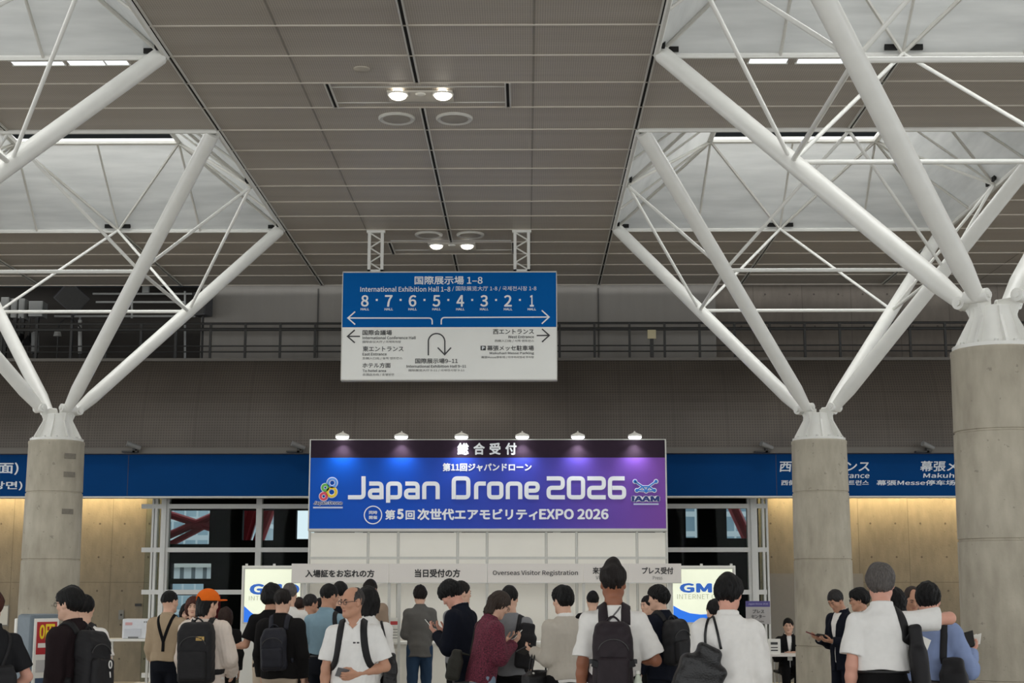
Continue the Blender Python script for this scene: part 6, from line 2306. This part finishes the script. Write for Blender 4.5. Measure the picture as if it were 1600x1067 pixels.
A2, N2 = strap_path(Q, [(.05, .03, 1.43), (.05, .12, 1.3), (-.0, .16, 1.12)], .006, 12)
b = MB()
b.ribbon(Q.toW(A), N @ Q.Rw.T, .012, .002)
b.ribbon(Q.toW(A2), N2 @ Q.Rw.T, .012, .002)
ln = b.build('lanyard', cloth('pale_blue_lanyard', (170, 190, 220)), Q.ob)
MB().obox(Q.toW(A[-1] + N[-1] * .01 + (0, 0, -.06)), (.07, .006, .10), Q.Rw).build('name_card', m_white, ln)

Q = person('man in grey t-shirt with black shoulder bag at the counter', 796, 916, 15.05, 4, 0, (10, 5), 'short', 'black', 'a', ('front', 'hangf'), [tee(GREYT)], slacks(BLACK), h=.009, seed=25, face=False)
bag(Q, 'tall black shoulder bag on the grey t-shirt man', 1, 'bag', 'shoulder_bag', NYLON, (.15, -.21, 1.12), (.10, .06, .23), .05,
    [(.06, -.14, 1.2), (.09, -.11, 1.36), (.115, -.03, 1.43), (.15, .06, 1.34), (.2, .06, 1.15), (.17, -.1, 1.05)], R_=roty(6), taper=.75, seed=6)

Q = person('person in maroon patterned shirt and glasses reading a phone, bag at the hip', 780, 926, 14.3, -66, 11, (30, -2), 'nape', 'greybrown', 'a', (P_HI, P_HI), [shirt(MAROON, off=.026, hem=.80, wide=(.185, .14), wr=.007)], slacks(LJEANS, belt=0), h=.0075, seed=26, glasses=True, curl=(.6, .6))
phone(Q, 1, 'pale smartphone held by the person in the maroon patterned shirt', m_white, shift=(-.02, .03, .004))
bag(Q, 'olive black shoulder bag behind the maroon patterned shirt', 0, 'bag', 'shoulder_bag', mat('olive_black_canvas', rgb(42, 41, 34), 0.8, var=0.1, bump=0.3), (-.14, -.25, .93), (.17, .07, .15), .03,
    [(-.10, -.15, 1.05), (-.10, -.12, 1.3), (-.09, -.03, 1.42), (-.05, .10, 1.3), (.04, .15, 1.15)], taper=.95, seed=7, R_=rotz(-20))

Q = person('woman in oat cardigan holding a black wallet and a tote', 879, 917, 13.68, 24, 0, (6, 16), 'full', 'black', 'a', (((.10, .0, -1), (.12, .9, .22), 'up'), ((.14, .1, -1), (-.3, .9, -.1), 'in')), [shirt(WHITE), jacket(CARD, name='cardigan', off=.024, hem=.87, wide=(.158, .122))], slacks(BLACK), h=.0085, seed=27, build=.92, curl=(.7, .5))
phone(Q, 0, 'black wallet held by the woman in the oat cardigan', LEATH, 'wallet', 'wallet', (.10, .19, .016), (0, .05, .01), rotx(35))
w, d, n, sd = Q.hands[0]
fa = Q.toW(Q.el[0] + (Q.wr[0] - Q.el[0]) * .62)
g = Grid((-.24, -.12, -.55), (.24, .12, .02), .008)
g.rbox((0, 0, -.33), (.16, .07, .16), .03, k=.02)
g.rbox((0, 0, -.23), (.11, .035, .09), .02, k=.05)
g.rough(.004, 30, 8)
V, F = g.surface()
Rb = rotz(30)
t = mk('tote_bag', V @ Rb.T + fa, F, LEATH, None, True, origin=fa + (0, 0, -.48))
tag(t, 'black leather tote hanging on the forearm of the woman in oat cardigan', 'bag')
for k in (-1, 1):
    b = MB()
    b.tube([fa + Rb @ np.array((.085 * math.cos(a), k * .025 - .0, -.15 + .195 * math.sin(a))) for a in np.linspace(-.05, PI + .05, 17)], .008, 8)
    b.build('handle', LEATH, t, True)
b = MB()
for k in (-1, 1):
    b.ell(fa + Rb @ np.array((k * .085, -.045, -.16)), (.012, .01, .012), 8, 6)
b.build('buckle', m_alu, t, True)

person('person with black hair far back at the counter left of the spiky haired man', 926, 924, 19.60, 5, 0, (6, 0), 'short', 'black', 'a', ('front', 'front'), [jacket(BLACK)], slacks(BLACK), h=.012, seed=28, face=False)
person('dark haired person at the counter half hidden by the suited backpacker', 1012, 931, 18.10, 110, 0, (6, 10), 'short', 'black', 'a', ('front', 'front'), [jacket(BLACK)], slacks(BLACK), h=.012, seed=29)
Q = person('man in navy suit looking left with a black backpack under the Press sign', 1028, 916, 15.34, 44, 0, (4, 26), 'full', 'black', 'a', ('hangf', 'hang'), [shirt(WHITE), suit(NAVY, hem=.76)], slacks(NAVY), h=.009, seed=30)
backpack(Q, 'black backpack on the navy suited man under the Press sign', NYLON, .31, .46, .17, 1.38, 9, roll=-4)

Q = person('tall man with spiky hair in white t-shirt, back to the camera', 958, 883, 10.9, 0, 0, (0, -2), 'spiky', 'brownblack', 'c', ('hang', ((.42, -.06, -1), (-.75, .75, .12), 'in')), [tee(WHITE, len=.86, flare=.014, wr=.008)], slacks(CHAR), h=.0065, seed=31, build=1.03)
t = backpack(Q, 'plum black backpack with top handle on the spiky haired man', NYLONP, .27, .50, .15, 1.34, 10, strapw=.07, roll=1, x0=-.02)
c_, wl, d_, hg_, w_, _ = Q.pack
b = MB()
A, N = strap_path(Q, [(-.08, -.11, 1.30), (-.02, -.11, 1.36), (.03, -.09, 1.42), (.055, -.04, 1.45)], .004, 12)
b.ribbon(Q.toW(A), N @ Q.Rw.T, .012, .003)
b.build('neck_cord', cloth('grey_cord', (110, 108, 108)), Q.ob, True)
b = MB()
b.ribbon(wl([c_ + (-.14, -d_ / 2 - .0, -.02), c_ + (-.07, -d_ / 2 - .03, -.04), c_ + (.07, -d_ / 2 - .03, -.04), c_ + (.14, -d_ / 2, -.02)]), np.tile((0, -1.0, 0), (4, 1)), .05, .01)
b.build('compression_strap', NYLON, t)
for sd in (-1, 1):
    MB().obox(wl(c_ + (sd * .145, -.05, -.01)), (.03, .05, .03), Q.Rw).build('side_buckle', m_black, t, bevel=.004)
p_ = wl(c_ + (.165, -.03, -.19))
bt = thing('water_bottle', 'clear drink bottle in the side pocket of the plum black backpack', 'bottle', p_)
m_bot = mat('bottle_plastic', rgb(206, 214, 196), 0.2, var=0.05)
MB().lathe(p_, [(.028, -.10), (.032, -.09), (.032, .03), (.026, .06), (.014, .09), (.014, .10)], 18).build('bottle_body', m_bot, bt, smooth=True)
MB().lathe(p_, [(.017, .10), (.017, .122)], 16).build('cap', m_white, bt)

# --- right of the booth ---------------------------------------------------------
Q = person('person in dark green jacket partly hidden by the white shirted man', 1117, 937, 13.91, 6, 0, (10, 10), 'short', 'black', 'a', ('hangf', 'hangf'), [jacket(GREEN, hood=1)], slacks(BLACK), h=.010, seed=32, face=False)
Q = person('man in white long sleeved shirt with a black tote on his shoulder', 1139, 899, 10.5, -8, 0, (6, -18), 'full', 'black', 'd', ('hang', 'hang'), [shirt(WHITE, off=.026, hem=.78, wide=(.186, .135), collar=.022, wr=.008)], slacks(CHAR), h=.0065, seed=33, build=1.0)
t, wl, c_ = bag(Q, 'large black tote hanging from the shoulder of the white shirted man', 0, 'bag', 'tote_bag', LEATH, (-.19, -.21, 1.06), (.16, .075, .20), .018,
    [(-.165, -.17, 1.22), (-.16, -.12, 1.32), (-.135, -.04, 1.415), (-.14, .05, 1.38), (-.2, .07, 1.2)], R_=rotz(12) @ roty(22), taper=.55, seed=9, rnd=.05)
A, N = strap_path(Q, [(-.05, -.17, 1.22), (-.075, -.12, 1.34), (-.10, -.03, 1.44), (-.12, .06, 1.36), (-.2, .07, 1.2)], .004, 20)
b = MB()
b.ribbon(Q.toW(A), N @ Q.Rw.T, .018 * Q.s, .008)
b.build('shoulder_strap', LEATH, t, True)

# seated receptionist
ch = W(1234, 1030, 22.75)
cr = thing('chair', 'black chair under the seated woman at the press desk', 'chair', (ch[0], 22.8, 0))
MB().box((ch[0] - .21, 22.58, .40), (ch[0] + .21, 23.0, .44)).build('seat', m_black, cr, bevel=.012)
MB().box((ch[0] - .2, 23.0, .55), (ch[0] + .2, 23.03, .88)).build('backrest', m_black, cr, bevel=.012)
for sx in (-1, 1):
    for y in (22.6, 23.0):
        MB().cyl((ch[0] + sx * .19, y, 0), (ch[0] + sx * .19, y, .55 if y > 22.9 else .40), .012, n=8).build('leg', m_alu, cr)
Q = person('woman in black suit seated at the press desk beside the column', 1231, 966, 22.75, 176, 0, (6, -6), 'ponytail', 'black', 'a', ('desk', 'desk'), [shirt(WHITE, hem=.9), suit(BLACK, hem=.85, open=.045)], slacks(BLACK, belt=0), h=.0095, seed=34, sit=True, fem=True, curl=(.8, .8))
A, N = strap_path(Q, [(-.04, .04, 1.42), (-.03, .12, 1.3), (0, .15, 1.14)], .006, 10)
b = MB()
b.ribbon(Q.toW(A), N @ Q.Rw.T, .012, .002)
ln = b.build('lanyard', m_black, Q.ob)
c_ = Q.toW(A[-1] + N[-1] * .015 + (0, 0, -.05))
MB().obox(c_, (.07, .006, .10), Q.Rw).build('name_card', m_white, ln)

Q = person('man in navy suit and white shirt reading beside the right column', 1304, 922, 17.68, 118, 2, (34, 4), 'short', 'darkgrey', 'b', (((.12, .12, -1), (-.3, .9, .12), 'up'), ((.12, .12, -1), (-.3, .9, .2), 'up')), [shirt(WHITE), suit(NAVY, open=.075, hem=.74)], slacks(NAVY), h=.009, seed=35, curl=(.6, .6))
phone(Q, 1, 'dark red booklet in the hands of the man beside the column', mat('dark_red_cover', rgb(110, 24, 36), 0.5), 'booklet', 'booklet', (.10, .15, .012), (0.02, .03, .004))
phone(Q, 0, 'black smartphone under the red booklet of the man beside the column', m_black, shift=(0, .03, -.03))
Q = person('man in glasses and black suit looking left behind the grey haired man', 1341, 920, 16.64, 76, 0, (8, 6), 'full', 'black', 'b', ('hangf', 'hangf'), [shirt(WHITE), suit(BLACK, open=.06)], slacks(BLACK), h=.009, seed=36, glasses=True)
person('person with long black hair just behind the grey haired man', 1398, 920, 15.05, 8, 0, (8, 20), 'nape', 'black', 'a', ('hang', 'hang'), [jacket(BLACK2)], slacks(BLACK), h=.010, seed=37, fem=True)
Q = person('balding man facing the camera and looking down between the two men', 1422, 917, 15.77, 176, 2, (26, 4), 'receding', 'greybrown', 'b', ('phonelow', 'phonelow'), [shirt(GREYT)], slacks(BLACK), h=.009, seed=38)

Q = person('man in blue shirt with black hair holding papers, back to the camera', 1452, 912, 11.3, -22, 0, (14, -6), 'full', 'black', 'd', (((.1, .15, -1), (-.25, .9, .0), 'in'), ((.42, .05, -1), (.0, .75, .38), 'up')), [shirt(SBLUE, off=.024, hem=.99, wide=(.185, .138), wr=.008)], slacks(GTROU, top=1.05), h=.0075, seed=39, build=1.02, curl=(.6, .7))
bag(Q, 'black sling backpack on the right shoulder of the blue shirted man', 1, 'bag', 'sling_bag', NYLON, (.19, -.19, .98), (.10, .06, .19), .055,
    [(.12, -.13, 1.14), (.125, -.12, 1.28), (.12, -.05, 1.42), (.14, .05, 1.38), (.2, .08, 1.2)], taper=.8, seed=10)
phone(Q, 1, 'black smartphone on papers in the raised hand of the blue shirted man', m_black, shift=(.0, .04, .012), tilt=rotx(25))
p_, d_, n_, l_ = grip(Q, 1)
Rm = np.stack([l_, d_, np.cross(l_, d_)], 1)
pp_ = thing('papers', 'white folded papers in the raised hand of the blue shirted man', 'papers', p_)
MB().obox(p_ + Rm @ np.array((.0, .05, .0)), (.15, .16, .004), Rm).build('sheet', m_white, pp_)
MB().obox(p_ + Rm @ np.array((-.02, .06, -.006)), (.15, .16, .003), Rm @ rotz(14)).build('sheet', m_white, pp_)

Q = person('grey haired man in white polo stretching his right arm sideways', 1376, 882, 10.59, -4, 0, (2, -16), 'full', 'grey', 'd', ('hang', ((1, .10, .10), (-.15, 1, -.05), 'in')), [polo(WHITE2, hem=1.03, len=.74, off=.019, wide=(.180, .132), flare=.004, wr=.007)], slacks(BLACK, top=1.07), h=.0065, seed=40, build=1.0)
bag(Q, 'flat black shoulder bag hanging at the right side of the grey haired man', 1, 'bag', 'shoulder_bag', NYLON, (.215, -.13, 1.03), (.045, .09, .30), .06,
    [(.17, -.14, 1.2), (.14, -.125, 1.3), (.105, -.07, 1.41), (.10, .02, 1.43), (.14, .10, 1.3), (.2, .09, 1.15)], R_=roty(-6), taper=.9, seed=11)
p_ = Q.toW((.30, .22, 1.18))
tag(MB().obox(p_ + (0.0, .0, .0), (.09, .004, .12), rotz(10) @ roty(25)).build('leaflet', m_white), 'small white leaflet between the grey haired man and the blue shirt', 'leaflet')
